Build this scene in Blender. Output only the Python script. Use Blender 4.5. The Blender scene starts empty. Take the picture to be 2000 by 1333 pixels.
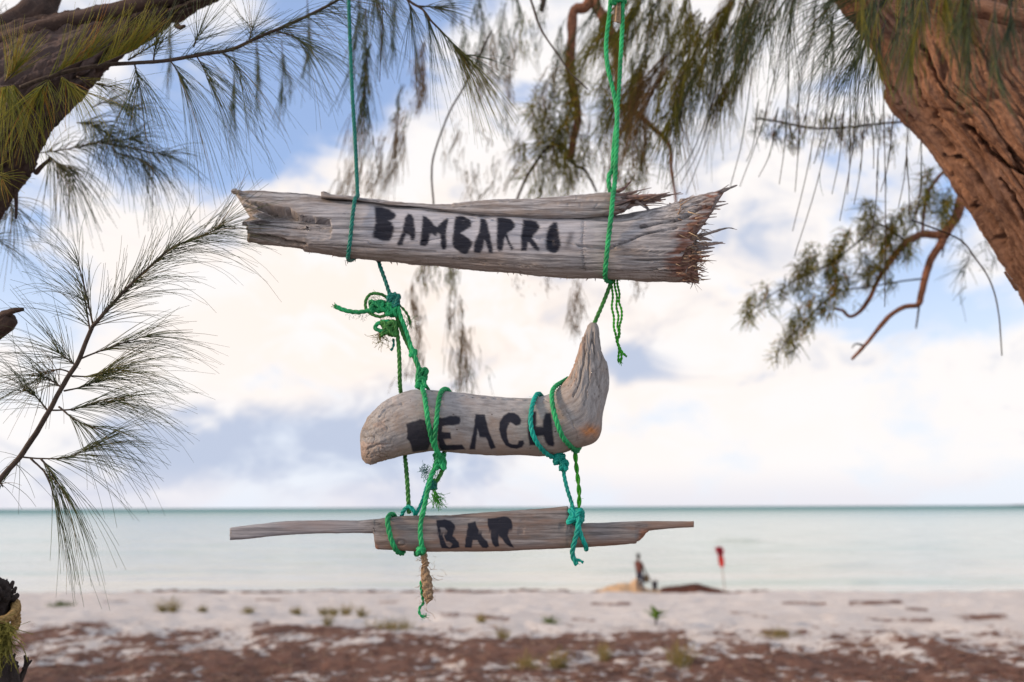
import bpy, math, random
import numpy as np
from mathutils import Matrix, Vector, Euler

random.seed(7)
rng = np.random.default_rng(7)
SC = bpy.context.scene
COL = SC.collection
R = math.radians

# ------------------------------------------------------------------ camera
FPX = 1556.0                       # focal length in pixels of a 2000 px wide frame
CAMZ = 4.4
PITCH = math.atan(324.5 / FPX)
ROLL = R(0.23)
cam = bpy.data.cameras.new('camera')
cam.sensor_width = 36.0
cam.lens = 36.0 * FPX / 2000.0
cam.clip_start = 0.02
cam.clip_end = 60000.0
cam.dof.use_dof = True
cam.dof.focus_distance = 1.70
cam.dof.aperture_fstop = 2.3
camo = bpy.data.objects.new('camera', cam)
COL.objects.link(camo)
MROT = Matrix.Rotation(math.pi / 2 + PITCH, 3, 'X') @ Matrix.Rotation(-ROLL, 3, 'Z')
camo.matrix_world = Matrix.Translation((0, 0, CAMZ)) @ MROT.to_4x4()
SC.camera = camo
RN = np.array(MROT)
CN = np.array([0.0, 0.0, CAMZ])

# ------------------------------------------------------------------ exposure
SC.view_settings.view_transform = 'Standard'
SC.view_settings.look = 'None'
SC.view_settings.exposure = 0.34
SC.view_settings.gamma = 1.0
SC.view_settings.use_curve_mapping = False

# ------------------------------------------------------------------ sun
SUN_DIR = Vector((-0.93, -0.20, 0.29)).normalized()      # towards the sun: low, from the left, a little behind
SUN_EL = math.asin(SUN_DIR.z)
SUN_AZ = math.atan2(SUN_DIR.x, SUN_DIR.y)
sl = bpy.data.lights.new('sun', 'SUN')
sl.energy = 3.0
sl.angle = R(9)
sl.color = (1.0, 0.72, 0.48)
so = bpy.data.objects.new('sun', sl)
so.rotation_euler = SUN_DIR.to_track_quat('Z', 'Y').to_euler()
so.location = (-6, -3, 9)
COL.objects.link(so)


# ------------------------------------------------------------------ node helper
class NT:
    def __init__(self, nt):
        self.nt = nt
        nt.nodes.clear()

    def n(self, typ, ins=None, **props):
        nd = self.nt.nodes.new(typ)
        for k, v in props.items():
            setattr(nd, k, v)
        if ins:
            for k, v in ins.items():
                self.set(nd.inputs[k], v)
        return nd

    def set(self, sock, v):
        if isinstance(v, bpy.types.NodeSocket):
            self.nt.links.new(v, sock)
        else:
            if sock.type == 'RGBA' and not isinstance(v, (int, float)) and len(v) == 3:
                v = (*v, 1)
            sock.default_value = v

    def m(self, op, a, b=0.0, c=0.0, clamp=False):
        nd = self.nt.nodes.new('ShaderNodeMath')
        nd.operation = op
        nd.use_clamp = clamp
        self.set(nd.inputs[0], a)
        self.set(nd.inputs[1], b)
        self.set(nd.inputs[2], c)
        return nd.outputs[0]

    def mix(self, f, a, b, blend='MIX'):
        nd = self.nt.nodes.new('ShaderNodeMix')
        nd.data_type = 'RGBA'
        nd.blend_type = blend
        nd.clamp_factor = True
        self.set(nd.inputs[0], f)
        self.set(nd.inputs[6], a)
        self.set(nd.inputs[7], b)
        return nd.outputs[2]

    def step(self, v, lo, hi):
        nd = self.nt.nodes.new('ShaderNodeMapRange')
        nd.interpolation_type = 'SMOOTHSTEP'
        self.set(nd.inputs[0], v)
        nd.inputs[1].default_value = lo
        nd.inputs[2].default_value = hi
        return nd.outputs[0]

    def noise(self, vec, scale, detail=5, rough=0.55, dist=0.0):
        nd = self.n('ShaderNodeTexNoise', {'Scale': scale, 'Detail': detail, 'Roughness': rough, 'Distortion': dist})
        if vec is not None:
            self.nt.links.new(vec, nd.inputs['Vector'])
        return nd.outputs['Fac']

    def attr(self, name, vec=False):
        nd = self.n('ShaderNodeAttribute', attribute_name=name)
        return nd.outputs['Vector'] if vec else nd.outputs['Fac']

    def scl(self, vec, s):
        nd = self.n('ShaderNodeVectorMath', operation='MULTIPLY')
        self.nt.links.new(vec, nd.inputs[0])
        nd.inputs[1].default_value = s
        return nd.outputs[0]


def newmat(name):
    m = bpy.data.materials.new(name)
    m.use_nodes = True
    g = NT(m.node_tree)
    out = g.n('ShaderNodeOutputMaterial')
    bs = g.n('ShaderNodeBsdfPrincipled')
    g.nt.links.new(bs.outputs[0], out.inputs[0])
    return m, g, bs, out


# ------------------------------------------------------------------ world: evening sky with broken cloud
W = bpy.data.worlds.new('World')
SC.world = W
W.use_nodes = True
g = NT(W.node_tree)
wout = g.n('ShaderNodeOutputWorld')
bgn = g.n('ShaderNodeBackground')
g.nt.links.new(bgn.outputs[0], wout.inputs[0])
sky = g.n('ShaderNodeTexSky', sky_type='NISHITA', sun_disc=False, sun_elevation=SUN_EL, sun_rotation=SUN_AZ,
          altitude=0.0, air_density=1.0, dust_density=1.2, ozone_density=1.4)
tc = g.n('ShaderNodeTexCoord')
sep = g.n('ShaderNodeSeparateXYZ')
g.nt.links.new(tc.outputs['Generated'], sep.inputs[0])
X, Y, Z = sep.outputs
az = g.m('MULTIPLY', g.m('ARCTAN2', X, Y), 57.29578)
el = g.m('MULTIPLY', g.m('ARCSINE', Z), 57.29578)
# cloud coordinates on the sphere: billows flatten towards the horizon
cv = g.n('ShaderNodeCombineXYZ')
g.set(cv.inputs[0], g.m('MULTIPLY', X, 1.0))
g.set(cv.inputs[1], g.m('MULTIPLY', Y, 1.0))
g.set(cv.inputs[2], g.m('MULTIPLY', Z, 1.7))
big = g.noise(cv.outputs[0], 4.2, 8, 0.56, 0.35)
mid = g.noise(cv.outputs[0], 9.5, 9, 0.60, 0.7)


def blob(a0, e0, sa, se):
    da = g.m('DIVIDE', g.m('SUBTRACT', az, a0), sa)
    de = g.m('DIVIDE', g.m('SUBTRACT', el, e0), se)
    return g.m('EXPONENT', g.m('MULTIPLY', g.m('ADD', g.m('MULTIPLY', da, da), g.m('MULTIPLY', de, de)), -1.0))


def lin(terms, base=0.0):
    acc = base
    for w, s in terms:
        acc = g.m('MULTIPLY_ADD', s, w, acc)
    return acc


# where the blue shows (cover falls), where the cloud stands thick
cover = lin([(2.2, big), (0.7, mid),
             (-0.75, blob(-13, 31, 6, 5.5)), (-0.22, blob(-25, 24, 9, 8)), (-0.34, blob(26, 13, 6, 5)),
             (0.55, blob(-3, 16, 16, 9)), (0.4, blob(12, 26, 14, 9)), (0.3, blob(-27, 12, 8, 6))], -1.02)
cm = g.step(cover, 0.10, 0.50)
# thickness shade: lavender undersides
shade = lin([(1.9, mid), (0.75, big), (0.85, blob(-16, 3.8, 12, 2.8)), (0.35, blob(-9, 8.0, 6, 2.4)),
             (0.55, blob(9.5, 10.0, 4, 1.6)), (0.25, blob(-5, 3.0, 8, 2.0)), (0.25, blob(10, 27, 9, 6)),
             (-0.45, blob(-10, 17, 8, 7)), (-0.40, blob(-16, 10.5, 7, 3)), (-0.5, blob(18, 4.5, 14, 5)), (-0.3, blob(-30, 13, 9, 7))], -1.28)
sm = g.m('MULTIPLY', g.step(shade, 0.0, 0.62), 0.95)
lit = (0.80, 0.775, 0.77)
warm = (0.83, 0.72, 0.64)
lav = (0.415, 0.475, 0.61)
peach = g.m('MULTIPLY', blob(-4, 14, 24, 10), g.step(mid, 0.38, 0.58))
cloudcol = g.mix(g.m('MULTIPLY', peach, 0.85), lit, warm)
cloudcol = g.mix(sm, cloudcol, lav)
skyscaled = g.n('ShaderNodeVectorMath', operation='SCALE')
g.nt.links.new(sky.outputs[0], skyscaled.inputs[0])
skyscaled.inputs['Scale'].default_value = 0.15
clear = g.mix(0.45, skyscaled.outputs[0], (0.42, 0.56, 0.93))
# haze whitens the clear sky low down
hz = g.m('MULTIPLY', g.step(el, 22.0, 1.0), 0.86)
clear = g.mix(hz, clear, (0.72, 0.75, 0.81))
hor = g.m('MULTIPLY', g.step(el, 3.2, 0.0), 0.75)
cloudcol = g.mix(hor, cloudcol, (0.64, 0.635, 0.70))
final = g.mix(cm, clear, cloudcol)
g.nt.links.new(final, bgn.inputs[0])
bgn.inputs[1].default_value = 1.0


# ------------------------------------------------------------------ geometry helpers
def at(px, py, Yp):
    """photo pixel(s) -> world point(s) on the vertical plane at distance Yp"""
    px, py, Yp = np.broadcast_arrays(np.asarray(px, float), np.asarray(py, float), np.asarray(Yp, float))
    d = np.stack([(px - 1000.0) / FPX, -(py - 666.5) / FPX, -np.ones_like(px)], -1) @ RN.T
    return CN + d * (Yp / d[..., 1])[..., None]


def to_px(P):
    q = (np.asarray(P) - CN) @ RN
    return 1000.0 - FPX * q[..., 0] / q[..., 2], 666.5 + FPX * q[..., 1] / q[..., 2]


_pr = np.random.default_rng(3)
_perm = np.concatenate([_pr.permutation(256)] * 3)
_grad = _pr.normal(size=(256, 3))
_grad /= np.linalg.norm(_grad, axis=1)[:, None]


def pn(x, y, z=0.0):
    x, y, z = np.broadcast_arrays(np.asarray(x, float), np.asarray(y, float), np.asarray(z, float))
    xi, yi, zi = np.floor(x).astype(int), np.floor(y).astype(int), np.floor(z).astype(int)
    xf, yf, zf = x - xi, y - yi, z - zi
    u, v, w = [t * t * t * (t * (t * 6 - 15) + 10) for t in (xf, yf, zf)]
    r = 0
    for dx in (0, 1):
        for dy in (0, 1):
            for dz in (0, 1):
                h = _perm[_perm[_perm[(xi + dx) & 255] + ((yi + dy) & 255)] + ((zi + dz) & 255)]
                gq = _grad[h]
                dot = gq[..., 0] * (xf - dx) + gq[..., 1] * (yf - dy) + gq[..., 2] * (zf - dz)
                r = r + dot * (u if dx else 1 - u) * (v if dy else 1 - v) * (w if dz else 1 - w)
    return r * 1.5


def fbm(x, y, z=0.0, o=4, gain=0.5):
    a, r = 1.0, 0
    for k in range(o):
        r = r + a * pn(x * 2 ** k + 11.3 * k, y * 2 ** k + 5.1 * k, np.asarray(z) * 2 ** k)
        a *= gain
    return r


def sst(v, lo, hi):
    t = np.clip((v - lo) / (hi - lo), 0, 1)
    return t * t * (3 - 2 * t)


def wloc(o):
    v = np.zeros(3)
    while o is not None:
        v += np.array(o.location)
        o = o.parent
    return v


def mesh_obj(name, V, quads=None, tris=None, mat=None, parent=None, smooth=True, attrs=None, base=False):
    V = np.asarray(V, float).reshape(-1, 3)
    if parent is not None:
        V = V - wloc(parent)
        loc = np.zeros(3)
    else:
        loc = (V.min(0) + V.max(0)) / 2
        if base:
            loc[2] = V[:, 2].min()
        V = V - loc
    me = bpy.data.meshes.new(name)
    Q = np.zeros((0, 4), int) if quads is None else np.asarray(quads, int).reshape(-1, 4)
    T = np.zeros((0, 3), int) if tris is None else np.asarray(tris, int).reshape(-1, 3)
    me.vertices.add(len(V))
    me.vertices.foreach_set('co', V.astype(np.float32).ravel())
    me.loops.add(Q.size + T.size)
    me.loops.foreach_set('vertex_index', np.concatenate([Q.ravel(), T.ravel()]).astype(np.int32))
    me.polygons.add(len(Q) + len(T))
    st = np.concatenate([np.arange(len(Q)) * 4, Q.size + np.arange(len(T)) * 3])
    me.polygons.foreach_set('loop_start', st.astype(np.int32))
    me.polygons.foreach_set('use_smooth', np.full(len(Q) + len(T), smooth))
    if attrs:
        for k, a in attrs.items():
            a = np.asarray(a, np.float32)
            if a.size == len(V):
                at_ = me.attributes.new(k, 'FLOAT', 'POINT')
                at_.data.foreach_set('value', a.ravel())
            else:
                at_ = me.attributes.new(k, 'FLOAT_VECTOR', 'POINT')
                at_.data.foreach_set('vector', a.ravel())
    me.update(calc_edges=True)
    me.validate()
    ob = bpy.data.objects.new(name, me)
    ob.location = loc
    if mat:
        me.materials.append(mat)
    COL.objects.link(ob)
    if parent is not None:
        ob.parent = parent
    return ob


def tag(o, label=None, cat=None, group=None, kind=None):
    if label:
        o['label'] = label
    if cat:
        o['category'] = cat
    if group:
        o['group'] = group
    if kind:
        o['kind'] = kind
    return o


def thing(name, label, cat, loc, group=None):
    o = bpy.data.objects.new(name, None)
    o.empty_display_size = 0.05
    o.location = loc
    COL.objects.link(o)
    return tag(o, label, cat, group)


def ring_faces(n, m, cap0=None, cap1=None):
    i, j = np.meshgrid(np.arange(n - 1), np.arange(m), indexing='ij')
    j2 = (j + 1) % m
    q = np.stack([i * m + j, i * m + j2, (i + 1) * m + j2, (i + 1) * m + j], -1).reshape(-1, 4)
    t = []
    jj = np.arange(m)
    if cap0 is not None:
        t.append(np.stack([np.full(m, cap0), (jj + 1) % m, jj], -1))
    if cap1 is not None:
        o = (n - 1) * m
        t.append(np.stack([np.full(m, cap1), o + jj, o + (jj + 1) % m], -1))
    return q, (np.concatenate(t) if t else None)


def ring_normals(P):
    du = np.gradient(P, axis=0)
    dv = np.roll(P, -1, 1) - np.roll(P, 1, 1)
    nn = np.cross(du, dv)
    l = np.linalg.norm(nn, axis=-1, keepdims=True)
    nn = nn / np.maximum(l, 1e-12)
    c = P.mean(1, keepdims=True)
    if ((P - c) * nn).sum() < 0:
        nn = -nn
    return nn


def ring_obj(name, P, mat, parent=None, attrs=None, caps=True, capin=0.0, **kw):
    n, m = P.shape[:2]
    V = P.reshape(-1, 3)
    cap0 = cap1 = None
    if caps:
        c0, c1 = P[0].mean(0), P[-1].mean(0)
        c0 = c0 + (P[min(4, n - 1)].mean(0) - c0) * capin
        c1 = c1 + (P[max(0, n - 5)].mean(0) - c1) * capin
        V = np.concatenate([V, [c0, c1]])
        cap0, cap1 = n * m, n * m + 1
        if attrs:
            A = {}
            for k, a in attrs.items():
                a = np.asarray(a, float)
                if a.ndim == 3:
                    A[k] = np.concatenate([a.reshape(-1, 3), [a[0].mean(0), a[-1].mean(0)]])
                else:
                    A[k] = np.concatenate([a.ravel(), [a[0].mean(), a[-1].mean()]])
            attrs = A
    q, t = ring_faces(n, m, cap0, cap1)
    return mesh_obj(name, V, q, t, mat, parent, attrs=attrs, **kw)


def catmull(P, step):
    P = np.asarray(P, float)
    if len(P) == 2:
        n = max(2, int(np.linalg.norm(P[1] - P[0]) / step) + 1)
        return P[0] + (P[1] - P[0]) * np.linspace(0, 1, n)[:, None]
    E = np.concatenate([[2 * P[0] - P[1]], P, [2 * P[-1] - P[-2]]])
    out = []
    for i in range(len(P) - 1):
        p0, p1, p2, p3 = E[i:i + 4]
        n = max(2, int(np.linalg.norm(p2 - p1) / step) + 1)
        t = np.linspace(0, 1, n, endpoint=False)[:, None]
        out.append(0.5 * (2 * p1 + (p2 - p0) * t + (2 * p0 - 5 * p1 + 4 * p2 - p3) * t ** 2 + (3 * p1 - p0 - 3 * p2 + p3) * t ** 3))
    out.append(P[-1:])
    return np.concatenate(out)


def frames(C):
    T = np.gradient(C, axis=0)
    T /= np.maximum(np.linalg.norm(T, axis=1, keepdims=True), 1e-12)
    N = np.zeros_like(C)
    a = np.array([0, 1.0, 0.0]) if abs(T[0][1]) < 0.9 else np.array([1.0, 0, 0])
    v = a - T[0] * a.dot(T[0])
    N[0] = v / np.linalg.norm(v)
    for i in range(1, len(C)):
        v = N[i - 1] - T[i] * N[i - 1].dot(T[i])
        N[i] = v / max(np.linalg.norm(v), 1e-9)
    return T, N, np.cross(T, N)


def tube_grid(C, r, m=8):
    T, N, B = frames(C)
    th = np.linspace(0, 2 * np.pi, m, endpoint=False)
    r = np.broadcast_to(np.asarray(r, float), (len(C),))
    return C[:, None] + r[:, None, None] * (np.cos(th)[None, :, None] * N[:, None] + np.sin(th)[None, :, None] * B[:, None])


class Acc:
    """collects ring tubes into one mesh"""
    def __init__(self):
        self.V, self.Q, self.T, self.n, self.a = [], [], [], 0, []

    def ring(self, P, val=0.5):
        n, m = P.shape[:2]
        q, t = ring_faces(n, m, n * m, n * m + 1)
        self.V.append(np.concatenate([P.reshape(-1, 3), [P[0].mean(0), P[-1].mean(0)]]))
        self.Q.append(q + self.n)
        self.T.append(t + self.n)
        self.a.append(np.full(n * m + 2, val))
        self.n += n * m + 2

    def tube(self, C, r, m=6, val=0.5):
        self.ring(tube_grid(np.asarray(C, float), r, m), val)

    def build(self, name, mat, parent=None, **kw):
        return mesh_obj(name, np.concatenate(self.V), np.concatenate(self.Q), np.concatenate(self.T), mat, parent,
                        attrs={'v': np.concatenate(self.a)}, **kw)


def poly_sdf(px, py, poly):
    """signed distance (px) to a polygon, negative inside"""
    P = np.asarray(poly, float)
    Qn = np.roll(P, -1, 0)
    best = np.full(px.shape, 1e9)
    ins = np.zeros(px.shape, bool)
    for a, b in zip(P, Qn):
        e = b - a
        wx, wy = px - a[0], py - a[1]
        t = np.clip((wx * e[0] + wy * e[1]) / max(e.dot(e), 1e-9), 0, 1)
        best = np.minimum(best, (wx - e[0] * t) ** 2 + (wy - e[1] * t) ** 2)
        c = (a[1] > py) != (b[1] > py)
        if b[1] != a[1]:
            ins ^= c & (px < (b[0] - a[0]) * (py - a[1]) / (b[1] - a[1]) + a[0])
    d = np.sqrt(best)
    return np.where(ins, -d, d)


def line_dist(px, py, pts):
    best = np.full(px.shape, 1e9)
    for a, b in zip(pts[:-1], pts[1:]):
        a, b = np.array(a, float), np.array(b, float)
        e = b - a
        wx, wy = px - a[0], py - a[1]
        t = np.clip((wx * e[0] + wy * e[1]) / e.dot(e), 0, 1)
        best = np.minimum(best, (wx - e[0] * t) ** 2 + (wy - e[1] * t) ** 2)
    return np.sqrt(best)


def paint_mask(PX, PY, front, letters):
    m = np.zeros(PX.shape)
    jx = 1.0 * pn(PX * 0.12, PY * 0.12, 3.0)
    jy = 0.7 * pn(PX * 0.12, PY * 0.3, 9.0)
    for L in letters:
        poly, w, soft = L[0], L[1], L[2]
        p = np.asarray(poly)
        bb = (PX > p[:, 0].min() - 9) & (PX < p[:, 0].max() + 9) & (PY > p[:, 1].min() - 9) & (PY < p[:, 1].max() + 9) & front
        if not bb.any():
            continue
        x, y = PX[bb] + jx[bb], PY[bb] + jy[bb]
        sd = poly_sdf(x, y, poly)
        for hole in L[3:]:
            sd = np.maximum(sd, -poly_sdf(x, y, hole))
        m[bb] = np.maximum(m[bb], w * (1 - sst(sd, -soft * 1.1, soft * 1.5)))
    return m


# ------------------------------------------------------------------ materials
def wood_material(name, light, dark, tan, fresh_or_sunlit_col, bumpd=0.0012, iso=False):
    m, g, bs, out = newmat(name)
    gr = g.attr('gr', True)
    streak = g.noise(g.scl(gr, (28.0, 110.0, 110.0) if iso else (5.0, 130.0, 130.0)), 1.0, 7, 0.7, 0.25)
    fine = g.noise(g.scl(gr, (22.0, 620.0, 620.0)), 1.0, 4, 0.6)
    blotch = g.noise(g.scl(gr, (14.0, 18.0, 18.0) if iso else (6.0, 18.0, 18.0)), 1.0, 6, 0.65)
    pores = g.noise(g.scl(gr, (260.0, 700.0, 700.0)), 1.0, 2, 0.5)
    c = g.mix(g.step(streak, 0.30, 0.66), dark, light)
    c = g.mix(g.m('MULTIPLY', g.step(fine, 0.54, 0.30), 0.7), c, dark)
    c = g.mix(g.m('MULTIPLY', g.step(blotch, 0.46, 0.72), 0.75), c, tan)
    tone = g.attr('tone')
    c = g.mix(g.m('MULTIPLY', tone, g.step(streak, 0.15, 0.6)), c, (0.47, 0.48, 0.54))
    brown = g.attr('brown')
    c = g.mix(g.m('MULTIPLY', brown, g.m('MULTIPLY_ADD', blotch, 0.9, 0.35)), c, tan)
    c = g.mix(g.m('MULTIPLY', g.step(pores, 0.66, 0.74), 0.45), c, (0.06, 0.05, 0.045))
    if iso:
        worm = g.n('ShaderNodeTexVoronoi', {'Vector': g.scl(gr, (70.0, 90.0, 90.0)), 'Scale': 1.0})
        sparse = g.step(g.noise(g.scl(gr, (16.0, 20.0, 20.0)), 1.0, 3), 0.50, 0.62)
        c = g.mix(g.m('MULTIPLY', g.m('MULTIPLY', g.step(worm.outputs['Distance'], 0.20, 0.12), sparse), 0.8), c, (0.05, 0.035, 0.03))
    fr = g.attr('fresh_or_sunlit')  # raw broken wood; on the BEACH prong also painted sunlight
    fc = g.mix(g.step(streak, 0.35, 0.62), fresh_or_sunlit_col, tuple(min(1, v * 2.4) for v in fresh_or_sunlit_col))
    c = g.mix(fr, c, fc)
    p = g.attr('paint')
    wear = g.m('MULTIPLY', p, g.m('SUBTRACT', 1.0, g.m('MULTIPLY', g.step(fine, 0.62, 0.78), 0.32)))
    c = g.mix(wear, c, (0.011, 0.013, 0.025))
    g.set(bs.inputs['Base Color'], c)
    g.set(bs.inputs['Roughness'], g.m('MULTIPLY_ADD', p, -0.25, 0.85))
    bs.inputs['Specular IOR Level'].default_value = 0.25
    h = g.m('ADD', g.m('MULTIPLY', streak, 0.8), g.m('MULTIPLY', fine, 0.6))
    b = g.n('ShaderNodeBump', {'Strength': 0.75, 'Distance': bumpd, 'Height': h})
    g.nt.links.new(b.outputs[0], bs.inputs['Normal'])
    return m


M_LOG = wood_material('weathered_log', (0.45, 0.445, 0.465), (0.07, 0.066, 0.072), (0.25, 0.20, 0.17), (0.095, 0.048, 0.036))
M_BEACH = wood_material('smooth_driftwood', (0.345, 0.34, 0.345), (0.185, 0.177, 0.18), (0.25, 0.195, 0.16), (0.25, 0.115, 0.05), 0.0010, True)
M_BAR = wood_material('plank_driftwood', (0.30, 0.285, 0.29), (0.075, 0.07, 0.073), (0.22, 0.14, 0.105), (0.16, 0.07, 0.04))
M_STUBW = wood_material('dead_wood', (0.30, 0.27, 0.26), (0.12, 0.10, 0.10), (0.26, 0.2, 0.16), (0.1, 0.05, 0.03))


def bark_material(name, a, b, c, cr=0.9):
    m, g, bs, out = newmat(name)
    gr = g.attr('gr', True)
    n1 = g.noise(g.scl(gr, (7.0, 26.0, 26.0)), 1.0, 7, 0.62, 0.4)
    n2 = g.noise(g.scl(gr, (60.0, 110.0, 110.0)), 1.0, 5, 0.7)
    n3 = g.noise(g.scl(gr, (2.2, 3.5, 3.5)), 1.0, 4, 0.5)
    col = g.mix(g.step(n1, 0.32, 0.68), a, b)
    col = g.mix(g.m('MULTIPLY', g.step(n2, 0.5, 0.75), 0.6), col, c)
    col = g.mix(g.m('MULTIPLY', g.step(n3, 0.5, 0.68), 0.55), col, (0.125, 0.095, 0.095))
    g.set(bs.inputs['Base Color'], col)
    bs.inputs['Roughness'].default_value = cr
    bs.inputs['Specular IOR Level'].default_value = 0.2
    h = g.m('ADD', g.m('MULTIPLY', n1, 0.7), g.m('MULTIPLY', n2, 0.5))
    bp = g.n('ShaderNodeBump', {'Strength': 1.0, 'Distance': 0.012, 'Height': h})
    g.nt.links.new(bp.outputs[0], bs.inputs['Normal'])
    return m


M_BARK = bark_material('casuarina_bark', (0.10, 0.050, 0.034), (0.27, 0.145, 0.092), (0.40, 0.25, 0.165))
M_BARKD = bark_material('dark_bark', (0.032, 0.022, 0.020), (0.08, 0.052, 0.043), (0.15, 0.105, 0.083))
M_CHAR = bark_material('charred_bark', (0.018, 0.015, 0.015), (0.05, 0.04, 0.038), (0.10, 0.08, 0.07))


def simple(name, col, rough=0.7, var=0.3, scale=40.0, transl=0.0, spec=0.3, bump=0.0):
    m, g, bs, out = newmat(name)
    tcn = g.n('ShaderNodeTexCoord')
    n = g.noise(tcn.outputs['Object'], scale, 4, 0.6)
    lo = tuple(v * (1 - var) for v in col)
    hi = tuple(min(1, v * (1 + var)) for v in col)
    c = g.mix(g.step(n, 0.3, 0.7), lo, hi)
    g.set(bs.inputs['Base Color'], c)
    bs.inputs['Roughness'].default_value = rough
    bs.inputs['Specular IOR Level'].default_value = spec
    if bump:
        bp = g.n('ShaderNodeBump', {'Strength': 0.8, 'Distance': bump, 'Height': n})
        g.nt.links.new(bp.outputs[0], bs.inputs['Normal'])
    if transl:
        tr = g.n('ShaderNodeBsdfTranslucent')
        g.nt.links.new(c, tr.inputs[0])
        mx = g.n('ShaderNodeMixShader', {0: transl})
        g.nt.links.new(bs.outputs[0], mx.inputs[1])
        g.nt.links.new(tr.outputs[0], mx.inputs[2])
        g.nt.links.new(mx.outputs[0], out.inputs[0])
    return m


def needle_material(name, cols, transl=0.25):
    m, g, bs, out = newmat(name)
    v = g.attr('v')
    c = g.mix(g.step(v, 0.25, 0.75), cols[0], cols[1])
    c = g.mix(g.step(v, 0.86, 0.97), c, cols[2])
    g.set(bs.inputs['Base Color'], c)
    bs.inputs['Roughness'].default_value = 0.5
    bs.inputs['Specular IOR Level'].default_value = 0.3
    tr = g.n('ShaderNodeBsdfTranslucent')
    g.nt.links.new(c, tr.inputs[0])
    mx = g.n('ShaderNodeMixShader', {0: transl})
    g.nt.links.new(bs.outputs[0], mx.inputs[1])
    g.nt.links.new(tr.outputs[0], mx.inputs[2])
    g.nt.links.new(mx.outputs[0], out.inputs[0])
    return m


M_NDL = needle_material('casuarina_needles', [(0.040, 0.064, 0.032), (0.092, 0.122, 0.038), (0.19, 0.13, 0.035)])
M_NDLY = needle_material('sunlit_needles', [(0.17, 0.20, 0.025), (0.38, 0.34, 0.035), (0.46, 0.22, 0.03)], 0.4)  # sunlit copy of the needles: warm sunlight put into the colour
M_NDLO = needle_material('olive_needles', [(0.13, 0.145, 0.018), (0.29, 0.265, 0.030), (0.28, 0.16, 0.04)], 0.5)
M_NDLB = needle_material('brown_needles', [(0.17, 0.115, 0.045), (0.32, 0.21, 0.09), (0.26, 0.14, 0.05)], 0.5)
M_TWIG = simple('twig_bark', (0.055, 0.04, 0.032), 0.8, 0.4, 120)
M_TWIGR = simple('reddish_branch_bark', (0.19, 0.085, 0.05), 0.85, 0.4, 40, bump=0.004)
M_GREEN = simple('green_rope', (0.022, 0.38, 0.14), 0.6, 0.40, 22, 0.22, 0.4)
M_GREEND = simple('olive_green_rope', (0.055, 0.24, 0.055), 0.5, 0.3, 60, 0.25, 0.35)
M_LIME = simple('lime_rope', (0.05, 0.42, 0.025), 0.45, 0.3, 60, 0.4, 0.4)
M_TEAL = simple('teal_rope', (0.004, 0.36, 0.30), 0.6, 0.35, 22, 0.2, 0.4)
M_TEALD = simple('dark_teal_rope', (0.010, 0.19, 0.155), 0.5, 0.25, 60, 0.15, 0.35)
M_TAN = simple('tan_fibre', (0.33, 0.24, 0.16), 0.9, 0.45, 260, 0.1, 0.1, bump=0.003)
M_GOLD = simple('golden_rope', (0.30, 0.20, 0.085), 0.9, 0.4, 200, 0.1, 0.1, bump=0.002)
M_MOSS = simple('green_fibre', (0.20, 0.19, 0.05), 0.9, 0.5, 120, 0.25, 0.1)

# ================================================================== SETTING: beach, sea
_py = np.array([-40, -10, 0, 7, 15, 30, 38, 40.8, 42.5, 44.5, 60, 200])
_pz = np.array([3.6, 3.0, 2.85, 2.75, 2.2, 0.95, 0.42, 0.36, 0.12, -0.30, -1.6, -4])
MOUNDS = []     # x, y, sx, sy, height


def ground_h(x, y):
    x, y = np.asarray(x, float), np.asarray(y, float)
    z = np.interp(y + 0.55 * np.sin(x * 0.09) + 0.3 * np.sin(x * 0.31 + 1), _py, _pz)
    fade = sst(y, 45, 41)
    z = z + fade * (0.11 * fbm(x * 0.35, y * 0.35, 2.0, 3) + 0.055 * fbm(x * 1.3, y * 1.3, 5.0, 3))
    z = z - fade * 0.05 * sst(pn(x * 1.9, y * 1.6, 3.3), 0.18, 0.6) * sst(y, 5, 8)
    for mx, my, sx, sy, hh in MOUNDS:
        z = z + hh * np.exp(-((x - mx) / sx) ** 2 - ((y - my) / sy) ** 2)
    return z


def ground_at(px, py):
    d = np.array([(px - 1000.0) / FPX, -(py - 666.5) / FPX, -1.0]) @ RN.T
    d = d / d[1]
    y = np.arange(3.0, 60, 0.03)
    z = CAMZ + d[2] * y
    hit = np.argmax(z < ground_h(d[0] * y, y))
    return np.array([d[0] * y[hit], y[hit], float(ground_h(d[0] * y[hit], y[hit]))])


# low drifts of sand, placed where the photograph shows them
for px, py, wpx, hh, sy in [(1770, 1262, 62, 0.20, 0.7), (530, 1232, 45, 0.10, 0.5), (230, 1240, 120, 0.08, 0.7), (900, 1290, 200, 0.06, 0.5),
                            (1500, 1300, 140, 0.07, 0.5), (900, 1205, 80, 0.10, 0.8), (1620, 1180, 60, 0.10, 1.0)]:
    gp = ground_at(px, py)
    MOUNDS.append((gp[0], gp[1], wpx * gp[1] / FPX, sy, hh))

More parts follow.
